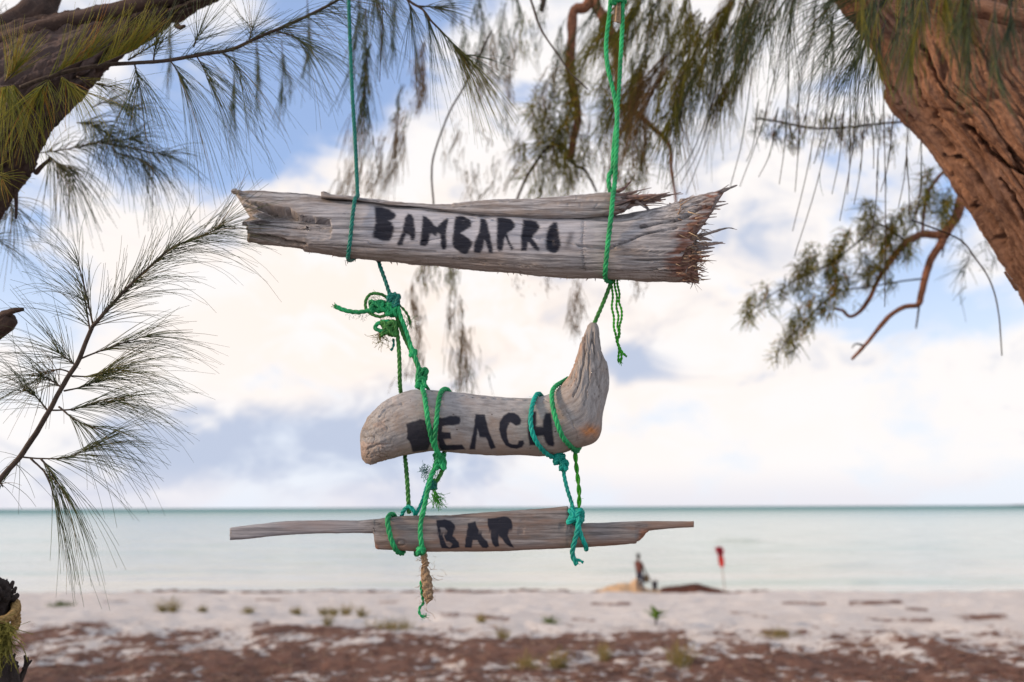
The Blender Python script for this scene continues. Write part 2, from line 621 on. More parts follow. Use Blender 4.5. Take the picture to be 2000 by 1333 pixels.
ncol, nrow = 420, 470
rows = np.concatenate([np.linspace(-12, 4.4, 14), np.geomspace(4.6, 47, nrow), np.array([52, 60.0])])
u = np.linspace(-1, 1, ncol)
side = np.concatenate([-np.geomspace(400, 4, 18), u * 0.82, np.geomspace(4, 400, 18)])
Xg = np.zeros((len(rows), len(side)))
for i, yv in enumerate(rows):
    s = np.maximum(yv, 4.6)
    Xg[i, 18:-18] = u * 0.82 * s
    edge = 0.82 * s
    Xg[i, :18] = -edge - np.geomspace(400, 0.3, 18)
    Xg[i, -18:] = edge + np.geomspace(0.3, 400, 18)
Yg = np.broadcast_to(rows[:, None], Xg.shape)
Zg = ground_h(Xg, Yg)
Pg = np.stack([Xg, Yg, Zg], -1)
gpx, gpy = to_px(Pg)
# litter cover: drifts of brown casuarina litter and wrack lying on the sand, plus the shade of one mound
bands = [([(40, 1326), (300, 1299), (600, 1276), (800, 1268), (1000, 1262), (1180, 1256), (1330, 1252)], 15, 1.0),
         ([(300, 1330), (600, 1300), (850, 1290), (1060, 1276)], 11, 0.8),
         ([(1400, 1308), (1520, 1296), (1660, 1304), (1800, 1332), (1900, 1350)], 17, 1.0),
         ([(1840, 1280), (1900, 1292), (2010, 1308)], 16, 1.0),
         ([(1380, 1262), (1460, 1262), (1500, 1268)], 8, 0.7),
         ([(1690, 1262), (1760, 1250), (1850, 1262)], 9, 0.8),  # shade on the sand mound, painted as a dark band
         ([(0, 1260), (90, 1240), (200, 1228)], 14, 0.8),
         ([(240, 1252), (320, 1250), (420, 1240)], 10, 0.65), ([(500, 1226), (560, 1230), (640, 1236), (760, 1240)], 9, 0.8),
         ([(860, 1200), (930, 1204), (990, 1210)], 5, 0.6), ([(1160, 1180), (1230, 1180)], 3, 0.8),
         ([(1530, 1178), (1610, 1180)], 3, 0.7), ([(1660, 1180), (1760, 1176)], 4, 0.9), ([(1770, 1190), (1810, 1192)], 3, 0.7),
         ([(1690, 1212), (1820, 1212)], 4, 0.7), ([(1880, 1208), (1960, 1206)], 6, 0.8), ([(1490, 1236), (1570, 1236)], 5, 0.7),
         ([(200, 1176), (250, 1176)], 2.5, 0.6), ([(500, 1172), (560, 1172)], 2.5, 0.6), ([(1425, 1196), (1500, 1206)], 3, 0.6),
         ([(1120, 1212), (1160, 1212)], 3, 0.6), ([(740, 1178), (780, 1176)], 3, 0.5)]
lit_ = np.zeros(gpx.shape)
wob = 7 * fbm(Xg * 0.5, Yg * 0.5, 1.0, 4)
for pts, wd, w in bands:
    dd = line_dist(gpx, gpy + wob * sst(gpy, 1160, 1290), pts)
    lit_ = np.maximum(lit_, w * (1 - sst(dd, wd * 0.55, wd * 1.5)))
zone = sst(gpy, 1195, 1255)
speck = fbm(Xg * 1.5, Yg * 1.1, 4.0, 5, 0.62)
speck2 = fbm(Xg * 5.0, Yg * 4.0, 8.0, 4, 0.6)
lit_ = np.clip(lit_ * (0.72 + 0.8 * speck + 0.35 * speck2) + zone * sst(speck, 0.0, 0.55) * 0.55 + zone * sst(speck2, 0.05, 0.6) * 0.6, 0, 1)
lit_ = np.clip(lit_ + 0.55 * sst(gpy, 1245, 1318) * (0.8 + speck2), 0, 1)
lit_[Yg < 3] *= 0.6
near = gpy > 1500
lit_[near] = np.clip(0.45 + 0.5 * speck[near], 0, 1)

m, g, bs, out = newmat('beach_sand')
M_SAND = m
geo = g.n('ShaderNodeNewGeometry')
pos = geo.outputs['Position']
n1 = g.noise(pos, 0.8, 6, 0.6)
n2 = g.noise(pos, 9.0, 6, 0.65)
n3 = g.noise(pos, 60.0, 4, 0.6)
c = g.mix(g.step(n1, 0.3, 0.7), (0.53, 0.495, 0.485), (0.63, 0.60, 0.59))
c = g.mix(g.m('MULTIPLY', g.step(n2, 0.50, 0.74), 0.5), c, (0.34, 0.27, 0.245))
c = g.mix(g.m('MULTIPLY', g.step(n3, 0.55, 0.75), 0.35), c, (0.62, 0.56, 0.53))
la = g.attr('litter')
lc = g.mix(g.step(n3, 0.35, 0.65), g.mix(g.step(n2, 0.35, 0.6), (0.034, 0.013, 0.009), (0.115, 0.042, 0.027)), (0.19, 0.088, 0.058))
lm = g.m('MULTIPLY', g.step(g.m('MULTIPLY_ADD', n2, 1.3, g.m('MULTIPLY_ADD', n3, 0.5, g.m('SUBTRACT', la, 0.88))), 0.25, 0.66), 0.93)
c = g.mix(lm, c, lc)
# damp band by the water
damp = g.step(g.n('ShaderNodeSeparateXYZ', {0: pos}).outputs[2], 0.30, 0.08)
c = g.mix(g.m('MULTIPLY', damp, 0.8), c, (0.30, 0.22, 0.165))
g.set(bs.inputs['Base Color'], c)
bs.inputs['Roughness'].default_value = 0.95
bs.inputs['Specular IOR Level'].default_value = 0.15
h = g.m('ADD', g.m('MULTIPLY', n2, 1.0), g.m('MULTIPLY', n3, 0.35))
bp = g.n('ShaderNodeBump', {'Strength': 1.0, 'Distance': 0.06, 'Height': h})
g.nt.links.new(bp.outputs[0], bs.inputs['Normal'])
nr, nc = Xg.shape
i, j = np.meshgrid(np.arange(nr - 1), np.arange(nc - 1), indexing='ij')
gq = np.stack([i * nc + j, i * nc + j + 1, (i + 1) * nc + j + 1, (i + 1) * nc + j], -1).reshape(-1, 4)
# litter lies a little proud of the sand
Pg[..., 2] += 0.025 * sst(lit_, 0.3, 0.8) * (0.6 + 0.6 * speck2) * (Yg < 41)
beach = mesh_obj('beach', Pg, gq, None, M_SAND, attrs={'litter': lit_})
tag(beach, kind='structure')

# sea
m, g, bs, out = newmat('sea_water')
M_SEA = m
geo = g.n('ShaderNodeNewGeometry')
pos = geo.outputs['Position']
sp = g.n('ShaderNodeSeparateXYZ', {0: pos})
dist = sp.outputs[1]
wn = g.noise(g.scl(pos, (0.018, 0.16, 1.0)), 1.0, 5, 0.65)
c = g.mix(g.step(dist, 42.0, 75.0), (0.56, 0.54, 0.47), (0.42, 0.48, 0.43))
c = g.mix(g.step(dist, 70.0, 380.0), c, (0.15, 0.29, 0.29))
c = g.mix(g.step(dist, 500.0, 2600.0), c, (0.06, 0.17, 0.20))
c = g.mix(g.m('MULTIPLY', g.step(wn, 0.5, 0.64), 0.55), c, (0.10, 0.30, 0.24))  # light and dark of the ripples put into the water colour as streaks
c = g.mix(g.m('MULTIPLY', g.step(wn, 0.46, 0.34), 0.4), c, (0.50, 0.52, 0.47))
g.set(bs.inputs['Base Color'], c)
g.set(bs.inputs['Roughness'], g.m('MULTIPLY_ADD', g.step(dist, 70.0, 1500.0), 0.5, 0.12))
bs.inputs['IOR'].default_value = 1.33
g.set(bs.inputs['Specular IOR Level'], g.m('MULTIPLY_ADD', g.step(dist, 90.0, 1500.0), -0.42, 0.5))
w1 = g.noise(g.scl(pos, (0.55, 1.3, 1.0)), 1.0, 5, 0.6)
w2 = g.noise(g.scl(pos, (0.10, 0.30, 1.0)), 1.0, 4, 0.55)
h = g.m('ADD', g.m('MULTIPLY', w1, 0.16), g.m('MULTIPLY', w2, 0.55))
bp = g.n('ShaderNodeBump', {'Strength': g.m('MULTIPLY_ADD', g.step(dist, 60.0, 900.0), 0.4, 0.40), 'Distance': 1.0, 'Height': h})
g.nt.links.new(bp.outputs[0], bs.inputs['Normal'])
srow = np.concatenate([np.geomspace(39.0, 420, 300), np.geomspace(450, 45000, 30)])
us = np.concatenate([np.linspace(-3, -0.86, 12), np.linspace(-0.82, 0.82, 260), np.linspace(0.86, 3, 12)])
Ys = np.broadcast_to(srow[:, None], (len(srow), len(us)))
Xs = us[None] * Ys
fad = sst(Ys, 420, 90)
Zs = fad * (0.075 * fbm(Xs * 0.10, Ys * 0.42, 1.0, 3) + 0.02 * np.sin(Ys * 0.9 + 1.5 * pn(Xs * 0.05, Ys * 0.05, 4.0)))
for px, py, wpx, hh in [(1440, 1058, 45, 0.32), (1650, 1104, 60, 0.14), (1690, 1139, 36, 0.12), (1560, 1112, 60, 0.10), (1850, 1098, 70, 0.12),
                        (1900, 1128, 40, 0.10), (1500, 1088, 30, 0.10), (900, 1105, 60, 0.07), (500, 1093, 60, 0.07), (300, 1110, 80, 0.07)]:
    d = np.array([(px - 1000.0) / FPX, -(py - 666.5) / FPX, -1.0]) @ RN.T
    t = -CAMZ / d[2]
    wx, wy = d[0] * t, d[1] * t
    Zs = Zs + hh * np.exp(-((Xs - wx) / (wpx * wy / FPX)) ** 4 - ((Ys - wy - 0.4 * np.sin(Xs)) / (0.010 * wy + 0.25)) ** 2)
Ps = np.stack([Xs, Ys, Zs], -1)
nr, nc = Xs.shape
i, j = np.meshgrid(np.arange(nr - 1), np.arange(nc - 1), indexing='ij')
sq = np.stack([i * nc + j, i * nc + j + 1, (i + 1) * nc + j + 1, (i + 1) * nc + j], -1).reshape(-1, 4)
tag(mesh_obj('sea', Ps, sq, None, M_SEA), kind='structure')

# far low headland at the right edge of the horizon
hx = np.linspace(0, 1, 60)
HL = at(1992, 985, 6000.0)
hp = []
for k, t in enumerate(hx):
    top = 3 + 9 * math.sin(math.pi * min(1, t * 1.4) * 0.5) + 4 * float(pn(t * 14, 1.0, 0.0))
    x = HL[0] + t * 900
    hp.append([[x, 5900, -1], [x, 5960, top * 0.7], [x, 6050, top], [x, 6400, top * 0.8], [x, 6700, -1]])
hp = np.array(hp)
i, j = np.meshgrid(np.arange(59), np.arange(4), indexing='ij')
hq = np.stack([i * 5 + j, i * 5 + j + 1, (i + 1) * 5 + j + 1, (i + 1) * 5 + j], -1).reshape(-1, 4)
tag(mesh_obj('headland', hp, hq, None, simple('far_scrub', (0.06, 0.075, 0.05), 0.9, 0.3, 0.02)), kind='structure')

# ================================================================== SIGN WOOD
Y0 = 1.75
MPX = Y0 / FPX * 1.01

LET_LOG = [
    ([(732, 406), (745, 406), (760, 411), (770, 417), (773, 421), (771, 427), (765, 431), (760, 433), (766, 437), (769, 444), (769, 452), (766, 463), (760, 471), (748, 471), (740, 468), (730, 464), (728, 460), (731, 447), (734, 437), (733, 420)], 1, 2.2),
    ([(797, 418), (804, 421), (808, 428), (809, 440), (811, 447), (811, 460), (809, 470), (803, 470), (800, 460), (794, 459), (790, 465), (787, 478), (780, 480), (776, 477), (781, 466), (786, 455), (788, 443), (791, 433), (791, 427), (795, 422)], 1, 1.8),
    ([(826, 422), (834, 425), (841, 432), (847, 440), (853, 444), (860, 438), (868, 431), (873, 427), (876, 431), (873, 443), (871, 458), (872, 470), (873, 480), (870, 487), (864, 488), (861, 480), (861, 465), (860, 458), (855, 456), (852, 461), (848, 461), (845, 457), (840, 459), (838, 468), (836, 478), (830, 481), (821, 480), (820, 477), (823, 460), (825, 440)], 1, 1.6),
    ([(890, 424), (897, 422), (905, 423), (914, 428), (919, 433), (921, 438), (920, 443), (913, 447), (905, 453), (899, 457), (905, 460), (915, 466), (923, 474), (921, 481), (918, 487), (914, 494), (908, 497), (900, 494), (893, 489), (886, 484), (884, 478), (884, 465), (886, 456), (886, 448), (888, 437)], 1, 1.7),
    ([(938, 428), (945, 428), (949, 432), (952, 440), (955, 450), (957, 460), (959, 470), (962, 485), (961, 494), (955, 494), (952, 484), (949, 474), (947, 470), (945, 475), (943, 485), (938, 495), (926, 494), (925, 488), (927, 475), (931, 464), (936, 456), (937, 445), (938, 435)], 1, 1.6),
    ([(970, 426), (985, 427), (997, 430), (1004, 435), (1006, 440), (1004, 446), (997, 452), (991, 456), (991, 460), (994, 468), (998, 477), (1003, 486), (999, 489), (994, 480), (989, 468), (986, 463), (984, 475), (981, 490), (974, 491), (971, 485), (970, 470), (971, 450), (971, 435)], 1, 1.6),
    ([(1022, 430), (1035, 430), (1048, 433), (1053, 438), (1053, 446), (1048, 453), (1041, 459), (1039, 464), (1043, 470), (1049, 478), (1053, 486), (1052, 490), (1045, 487), (1038, 481), (1034, 474), (1031, 474), (1030, 483), (1028, 490), (1018, 490), (1018, 480), (1018, 460), (1020, 445)], 1, 1.8),
    ([(1080, 434), (1087, 434), (1089, 440), (1091, 455), (1094, 468), (1095, 480), (1090, 489), (1084, 494), (1075, 492), (1068, 487), (1066, 480), (1067, 470), (1068, 455), (1072, 443)], 1, 1.9),
    ([(1113, 455), (1119, 455), (1117, 470), (1112, 482), (1105, 482), (1107, 470)], 0.62, 4.5),
]
LET_BEACH = [
    ([(793, 828), (810, 823), (821, 819), (830, 822), (838, 828), (846, 838), (846, 843), (841, 847), (845, 852), (844, 862), (838, 873), (835, 880), (820, 882), (806, 883), (803, 870), (799, 863), (794, 857), (796, 848), (795, 838)], 0.96, 1.3),
    ([(855, 815), (863, 817), (873, 815), (878, 813), (890, 813), (898, 815), (899, 823), (897, 829), (885, 831), (870, 832), (864, 833), (863, 844), (880, 845), (881, 857), (866, 858), (869, 866), (872, 869), (903, 868), (909, 877), (885, 879), (862, 880), (858, 872), (855, 860), (855, 840)], 1, 1.2),
    ([(929, 810), (947, 810), (952, 833), (958, 852), (968, 875), (959, 878), (949, 855), (937, 855), (935, 846), (932, 837), (931, 855), (928, 877), (917, 877), (922, 855), (926, 835)], 1, 1.3),
    ([(993, 806), (1005, 807), (1013, 813), (1018, 821), (1016, 829), (1008, 832), (1002, 828), (998, 825), (994, 827), (990, 838), (990, 852), (993, 865), (1000, 869), (1010, 869), (1013, 862), (1022, 861), (1024, 867), (1020, 874), (1010, 878), (998, 876), (988, 870), (980, 858), (975, 840), (976, 825), (983, 813)], 1, 1.3),
    ([(1033, 806), (1047, 804), (1047, 834), (1060, 834), (1062, 820), (1066, 808), (1076, 808), (1078, 830), (1080, 850), (1083, 868), (1080, 873), (1070, 871), (1065, 862), (1062, 852), (1049, 852), (1050, 870), (1035, 871), (1031, 850), (1031, 825)], 1, 1.8),
]
LET_BAR = [
    ([(853, 1017), (868, 1015), (880, 1018), (887, 1024), (889, 1032), (886, 1040), (884, 1047), (890, 1053), (896, 1060), (898, 1069), (890, 1071), (878, 1072), (863, 1071), (860, 1062), (857, 1050), (855, 1037), (853, 1026)], 1, 1.1,
     [(859, 1031), (868, 1031), (873, 1037), (876, 1043), (867, 1045), (871, 1057), (877, 1058), (884, 1063), (880, 1069), (876, 1070), (872, 1065), (868, 1057), (864, 1046)]),
    ([(914, 1023), (928, 1019), (931, 1028), (937, 1039), (943, 1050), (951, 1057), (955, 1067), (950, 1071), (943, 1070), (937, 1064), (933, 1056), (924, 1055), (922, 1062), (921, 1070), (909, 1070), (908, 1066), (910, 1052), (912, 1040), (914, 1030)], 1, 1.1),
    ([(952, 1013), (960, 1013), (985, 1009), (993, 1011), (1000, 1018), (1001, 1031), (995, 1038), (991, 1045), (994, 1053), (999, 1062), (1004, 1070), (995, 1068), (987, 1061), (980, 1052), (974, 1047), (973, 1055), (975, 1067), (968, 1069), (962, 1062), (959, 1050), (957, 1038), (953, 1027)], 1, 1.1),
]


def arr(pts):
    a = np.array(pts, float)
    return a[:, 0], a[:, 1]


# ---- top log
TOPX, TOPY = arr([(455, 374), (475, 374), (520, 375.5), (600, 380), (628, 384), (660, 386), (760, 396), (830, 401), (880, 404), (960, 412), (1050, 416), (1150, 417),
                  (1205, 421), (1225, 419), (1260, 413), (1300, 404), (1340, 391), (1370, 382), (1420, 370)])
BOTX, BOTY = arr([(455, 470), (487, 474), (520, 477), (560, 483), (590, 487), (596, 491), (700, 506), (800, 516), (900, 524), (1000, 533), (1080, 542), (1180, 546), (1250, 547), (1300, 546),
                  (1340, 548), (1365, 552), (1400, 554)])
LX_S, LX_X = arr([(-1, 486), (-0.92, 484), (-0.70, 490), (-0.62, 484), (-0.38, 482), (-0.2, 476), (-0.10, 494), (-0.02, 506), (0.06, 490), (0.18, 488), (0.28, 510), (0.36, 500), (0.42, 482), (0.50, 496), (0.58, 486), (0.66, 488), (0.74, 472), (0.86, 468), (1, 458)])
RX_S, RX_X = arr([(-1, 1352), (-0.85, 1340), (-0.65, 1328), (-0.45, 1326), (-0.28, 1330), (-0.12, 1352), (0.0, 1350), (0.12, 1342), (0.25, 1346), (0.4, 1368), (0.55, 1384), (0.75, 1392), (0.9, 1398), (1, 1404)])
n, mth = 640, 240
th = np.linspace(0, 2 * np.pi, mth, endpoint=False)
cs, sn = np.cos(th), np.sin(th)
s_ = np.sign(cs) * np.abs(cs) ** 0.92
d_ = np.sign(sn) * np.abs(sn) ** 0.75
jag = 4.0 * pn(th * 9, sn * 2, 1.0) + 3 * pn(th * 25, 0.5, 2.0)
x0 = np.interp(s_, LX_S, LX_X) + jag * 0.8
x1 = np.interp(s_, RX_S, RX_X) + 17 * pn(th * 11, 3.0, 5.0) + 13 * pn(th * 26, 1.0, 7.0)
tt = np.linspace(0, 1, n)[:, None]
PX = x0[None] + (x1 - x0)[None] * tt
top = np.interp(PX, TOPX, TOPY) + 0.7 * pn(PX * 0.06, 1.0, 1.0)
bot = np.interp(PX, BOTX, BOTY) + 1.2 * pn(PX * 0.05, 4.0, 1.0) + 0.6 * pn(PX * 0.3, 2.0, 2.0)
PY = (top + bot) / 2 - s_[None] * (bot - top) / 2
hd = np.interp(PX, [455, 500, 620, 900, 1200, 1330, 1400], [0.040, 0.050, 0.058, 0.062, 0.066, 0.070, 0.066])
D = hd * d_[None]
front = np.broadcast_to(sn[None] > 0.05, PX.shape)
G = np.stack([(PX - 455) * MPX, (PY - 460) * MPX * 1.0, D], -1)
P = at(PX, PY, Y0 - D)
Nn = ring_normals(P)
gu, gv, gw = G[..., 0], G[..., 1], G[..., 2]
# grain warps upward at the right end
gvw = gv + 0.012 * pn(gu * 4, gv * 8, gw * 8)
disp = 0.0026 * fbm(gu * 7, gvw * 70, gw * 70, 4, 0.6) + 0.004 * fbm(gu * 6, gv * 12, gw * 12, 3)
ck = np.abs(pn(gu * 3.2 + 7, gvw * 55, gw * 55 + 3))
disp -= 0.0055 * (1 - sst(ck, 0.0, 0.08)) * sst(pn(gu * 5, gv * 20, 9.0), -0.05, 0.35)
# hollow broken out of the left end
rec = [(470, 389), (505, 395), (530, 400), (565, 405), (580, 419), (612, 424), (644, 430), (647, 452), (645, 465), (628, 470), (590, 463), (560, 460), (545, 455), (500, 455), (476, 444)]
jx, jy = PX + 2.0 * pn(PX * 0.15, PY * 0.15, 1.0), PY + 1.4 * pn(PX * 0.1, PY * 0.2, 6.0)
sd = poly_sdf(jx, jy, rec)
inner = sst(-sd, -0.5, 2.2)
deep = 0.038 * np.clip(1 - (jy - 400) / 90, 0.25, 1)
disp -= np.where(front, inner * deep, 0)
rec2 = [(485, 455), (545, 462), (560, 468), (598, 474), (602, 481), (560, 479), (520, 470), (490, 466)]
disp -= np.where(front, sst(-poly_sdf(jx, jy, rec2), 0.0, 2.0) * 0.016, 0)
for ln, wd, dp in [([(1130, 480), (1190, 484), (1225, 472), (1260, 459), (1322, 446)], 2.0, 0.007), ([(1252, 444), (1290, 436), (1330, 428), (1350, 418)], 2.2, 0.009),
                   ([(650, 446), (700, 449), (800, 455)], 1.0, 0.002), ([(605, 478), (660, 480), (760, 486), (850, 492)], 1.0, 0.0025),
                   ([(690, 470), (720, 472), (724, 478), (745, 480)], 1.0, 0.002), ([(960, 432), (1040, 441), (1090, 450)], 1.2, 0.003),
                   ([(1040, 462), (1090, 473), (1140, 480)], 1.0, 0.0025), ([(1140, 424), (1137, 480), (1142, 530)], 1.2, 0.0015),
                   ([(1320, 430), (1360, 412), (1390, 400)], 2.0, 0.008), ([(500, 420), (560, 424), (630, 440)], 1.0, 0.003), ([(510, 436), (600, 446)], 1.0, 0.003)]:
    dd = line_dist(jx, PY + 0.8 * pn(PX * 0.08, 3.0, 3.0), ln)
    disp -= np.where(front, 1.5 * dp * (1 - sst(dd, wd * 0.4, wd * 1.6)), 0)
# the raised sheet of wood below the right hand crack
disp += np.where(front, 0.004 * sst(PX, 1140, 1260) * sst(PY - np.interp(PX, [1140, 1190, 1260, 1322], [480, 484, 459, 446]), -1.5, 2), 0)
fresh_or_sunlit = np.clip(sst(PX - x1[None] + 40 + 14 * pn(PX * 0.05, PY * 0.25, 1.0), 0, 30), 0, 1) * sst(pn(PX * 0.02, PY * 0.22, 3.0), -0.45, 0.1)
disp += fresh_or_sunlit * 0.006 * fbm(gu * 12, gv * 110, gw * 110, 3)
edge_fade = np.clip(np.minimum(tt, 1 - tt) * 40, 0.3, 1)
P2 = P + Nn * (disp * edge_fade)[..., None]
paint = paint_mask(PX, PY, front, LET_LOG)
tone = np.where(front, sst(PX, 520, 800) * sst(PX, 1330, 1060) * sst(PY - np.interp(PX, [640, 890, 1200], [392, 414, 430]), -2, 8) *
                (1 - sst(PY - np.interp(PX, [640, 900, 1200], [470, 492, 482]), -16, 22)), 0) * 0.8
brown = sst(PY - np.interp(PX, BOTX, BOTY), -34, -4) * 0.9
log_t = thing('driftwood_sign', 'long weathered log with splintered right end, painted BAMBARRO, topmost of the hanging signs', 'sign', at(930, 460, Y0))
logb = ring_obj('log', P2, M_LOG, log_t, {'gr': G, 'paint': paint, 'tone': tone, 'brown': brown, 'fresh_or_sunlit': fresh_or_sunlit}, capin=1.0)

# upper slab split along the log's top edge
SA = arr([(627, 375), (632, 374), (645, 379), (700, 386), (760, 393), (800, 397), (830, 399), (882, 399), (886, 397), (900, 396), (960, 390), (1040, 389), (1100, 384), (1170, 377), (1200, 376), (1226, 380)])
SB = arr([(627, 387), (640, 388), (700, 393), (760, 402), (800, 404), (850, 410), (880, 415), (960, 425), (1050, 430), (1150, 428), (1200, 421), (1222, 414), (1226, 404)])
ns, msl = 420, 64
x = np.linspace(627, 1224, ns)[:, None]
th2 = np.linspace(0, 2 * np.pi, msl, endpoint=False)
c2, s2 = np.cos(th2), np.sin(th2)
PX = x + (26 * pn(th2 * 5, 1.0, 1.0) + 16 * pn(th2 * 11, 2.0, 1.0) - 8)[None] * sst(x, 1130, 1224) ** 1.5
ta = np.interp(PX, *SA) + 0.8 * pn(PX * 0.09, 1.0, 4.0) + 0.5 * np.round(2 * pn(PX * 0.03, 2.0, 2.0))
tb = np.interp(PX, *SB) + 1.0 * pn(PX * 0.05, 7.0, 4.0)
sc2 = np.sign(c2) * np.abs(c2) ** 0.7
PY = (ta + tb) / 2 - sc2[None] * (tb - ta) / 2
D = 0.008 + (0.040 + 0.008 * sst(PX, 800, 1100)) * (np.sign(s2) * np.abs(s2) ** 0.6)[None] + 0.008 * ((PY - ta) / np.maximum(tb - ta, 1) - 0.5)
G = np.stack([(PX - 455) * MPX + 2.0, (PY - 460) * MPX, D], -1)
P = at(PX, PY, Y0 - D)
Nn = ring_normals(P)
disp = 0.0011 * fbm(G[..., 0] * 9, G[..., 1] * 120, G[..., 2] * 120, 4, 0.6) - 0.002 * (1 - sst(np.abs(pn(G[..., 0] * 5, G[..., 1] * 90, G[..., 2] * 90)), 0, 0.09))
fr = sst(x + 0 * PX, 1180, 1222) * 0.9 * sst(pn(PX * 0.03, PY * 0.3, 1.0), -0.3, 0.2)
ring_obj('split_slab', P + Nn * disp[..., None], M_LOG, log_t,
         {'gr': G, 'paint': np.zeros(PX.shape), 'tone': np.full(PX.shape, 0.0), 'brown': 0.55 * sst(pn(PX * 0.02, PY * 0.1, 1.0), -0.3, 0.5), 'fresh_or_sunlit': fr})

# splinters: (root), (mid offset), (tip), width px, thickness, fresh amount
SPL = [((1330, 398), (1385, 383), (1440, 362), 16, 0.0), ((1345, 390), (1400, 375), (1424, 361), 5, 0.0), ((1310, 405), (1350, 392), (1392, 376), 13, 0.0),
       ((1340, 402), (1385, 396), (1417, 394), 9, 0.3), ((1350, 408), (1395, 404), (1422, 398), 7, 0.25), ((1352, 412), (1385, 408), (1407, 409), 8, 0.5),
       ((1340, 420), (1370, 420), (1400, 418), 6, 0.8), ((1340, 428), (1375, 426), (1400, 424), 6, 0.8), ((1335, 440), (1360, 432), (1382, 426), 14, 1.0),
       ((1338, 446), (1358, 440), (1380, 438), 12, 1.0), ((1340, 452), (1355, 449), (1368, 447), 10, 1.0),
       ((1330, 466), (1375, 458), (1418, 447), 7, 0.0), ((1370, 460), (1418, 446), (1440, 449), 4, 0.0), ((1325, 472), (1365, 466), (1390, 470), 12, 0.3),
       ((1325, 480), (1375, 478), (1412, 474), 12, 0.2), ((1380, 480), (1400, 476), (1417, 476), 4, 0.4), ((1330, 488), (1370, 486), (1396, 484), 10, 0.15),
       ((1335, 494), (1370, 494), (1392, 491), 9, 0.1), ((1330, 502), (1360, 502), (1386, 500), 11, 1.0), ((1330, 510), (1362, 509), (1384, 510), 11, 0.9),
       ((1345, 508), (1375, 509), (1400, 510), 3, 0.4), ((1330, 520), (1355, 522), (1376, 525), 10, 0.8), ((1335, 520), (1365, 527), (1384, 533), 4, 0.3),
       ((1325, 530), (1350, 534), (1372, 538), 11, 0.9), ((1330, 538), (1352, 541), (1370, 544), 10, 0.9), ((1325, 545), (1348, 548), (1366, 554), 9, 0.6),
       ((1332, 543), (1342, 552), (1350, 556), 3, 0.2), ((1352, 546), (1352, 556), (1348, 565), 3, 0.2),
       ((1200, 384), (1230, 377), (1273, 367), 4, 0.5), ((1200, 390), (1250, 384), (1290, 380), 9, 0.7), ((1200, 396), (1260, 388), (1308, 376), 8, 0.6),
       ((1210, 400), (1270, 390), (1330, 376), 8, 0.45), ((1215, 396), (1275, 384), (1334, 379), 6, 0.4), ((1205, 404), (1260, 396), (1300, 390), 10, 0.7),
       ((1215, 406), (1270, 397), (1315, 401), 4, 0.5), ((1225, 404), (1270, 394), (1296, 395), 5, 0.6), ((1195, 384), (1215, 383), (1245, 376), 6, 0.6),
       ((1200, 378), (1218, 369), (1234, 353), 6, 0.75), ((1200, 408), (1225, 405), (1244, 398), 12, 0.2), ((1195, 414), (1212, 412), (1230, 405), 12, 0.0),
       ((1242, 394), (1255, 402), (1270, 414), 5, 0.0), ((1252, 393), (1262, 403), (1271, 413), 5, 0.0), ((1212, 382), (1214, 388), (1213, 396), 4, 0.0),
       ((455, 374), (468, 376), (480, 381), 9, 0.0), ((478, 390), (490, 396), (505, 402), 5, 0.0), ((474, 437), (484, 438), (500, 436), 6, 0.0), ((476, 402), (488, 405), (502, 409), 5, 0.0)]
for k, (a, b, c, wd, fr) in enumerate(SPL):
    dz = 0.008 + 0.05 * (random.random() - 0.5) * (0.6 if a[0] < 1330 else 1.5)
    if a[0] < 500:
        dz = 0.03
    pts = np.array([a, b, c], float)
    cc = catmull(np.column_stack([pts, [dz, dz + random.uniform(-.006, .01), dz + random.uniform(-.012, .012)]]), 4.0)
    C3 = at(cc[:, 0], cc[:, 1], Y0 - cc[:, 2])
    t = np.linspace(0, 1, len(C3))
    rr = wd * 0.72 * MPX * (1 - 0.85 * t ** 1.4) * (1 + 0.15 * rng.normal(size=len(t)))
    T, N_, B_ = frames(C3)
    a5 = np.linspace(0, 2 * np.pi, 7, endpoint=False) + random.random()
    rad = (0.75 + 0.4 * rng.random(7))
    Pr = C3[:, None] + (rr[:, None, None] * rad[None, :, None]) * (np.cos(a5)[None, :, None] * N_[:, None] + np.sin(a5)[None, :, None] * B_[:, None])
    Gs = np.stack([np.broadcast_to(t[:, None] * 0.1 + k, Pr.shape[:2]), Pr[..., 2], Pr[..., 1]], -1)
    one = np.ones(Pr.shape[:2])
    ring_obj('splinter', Pr, M_LOG, log_t, {'gr': Gs, 'paint': one * 0, 'tone': one * 0, 'brown': one * 0.3, 'fresh_or_sunlit': one * fr}, smooth=False)
# fine torn fibres
fa = Acc()
for k in range(300):
    if k < 220:
        px, py = random.uniform(1318, 1372), random.uniform(396, 550)
        px = min(px, 1345 if 455 < py < 470 else px)
        L = random.uniform(8, 34)
        ang = random.gauss(-0.12 if py < 470 else 0.12, 0.45)
        dz = random.uniform(0.0, 0.075)
    elif k < 270:
        px, py = random.uniform(1205, 1260), random.uniform(384, 404)
        L = random.uniform(8, 40)
        ang = random.gauss(-0.2, 0.3)
        dz = random.uniform(-0.02, 0.045)
    else:
        px = random.uniform(560, 1300)
        py = float(np.interp(px, BOTX, BOTY)) - 1
        L = random.uniform(3, 9)
        ang = random.uniform(0.4, 2.4)
        dz = random.uniform(-0.02, 0.03)
    q = at(np.array([px, px + L * .5 * math.cos(ang), px + L * math.cos(ang + random.uniform(-.3, .3))]),
           np.array([py, py + L * .5 * math.sin(ang), py + L * math.sin(ang + random.uniform(-.3, .3))]), Y0 - dz)
    fa.tube(q, np.array([1, 0.8, 0.25]) * random.uniform(0.6, 1.5) * MPX, 3, random.random())
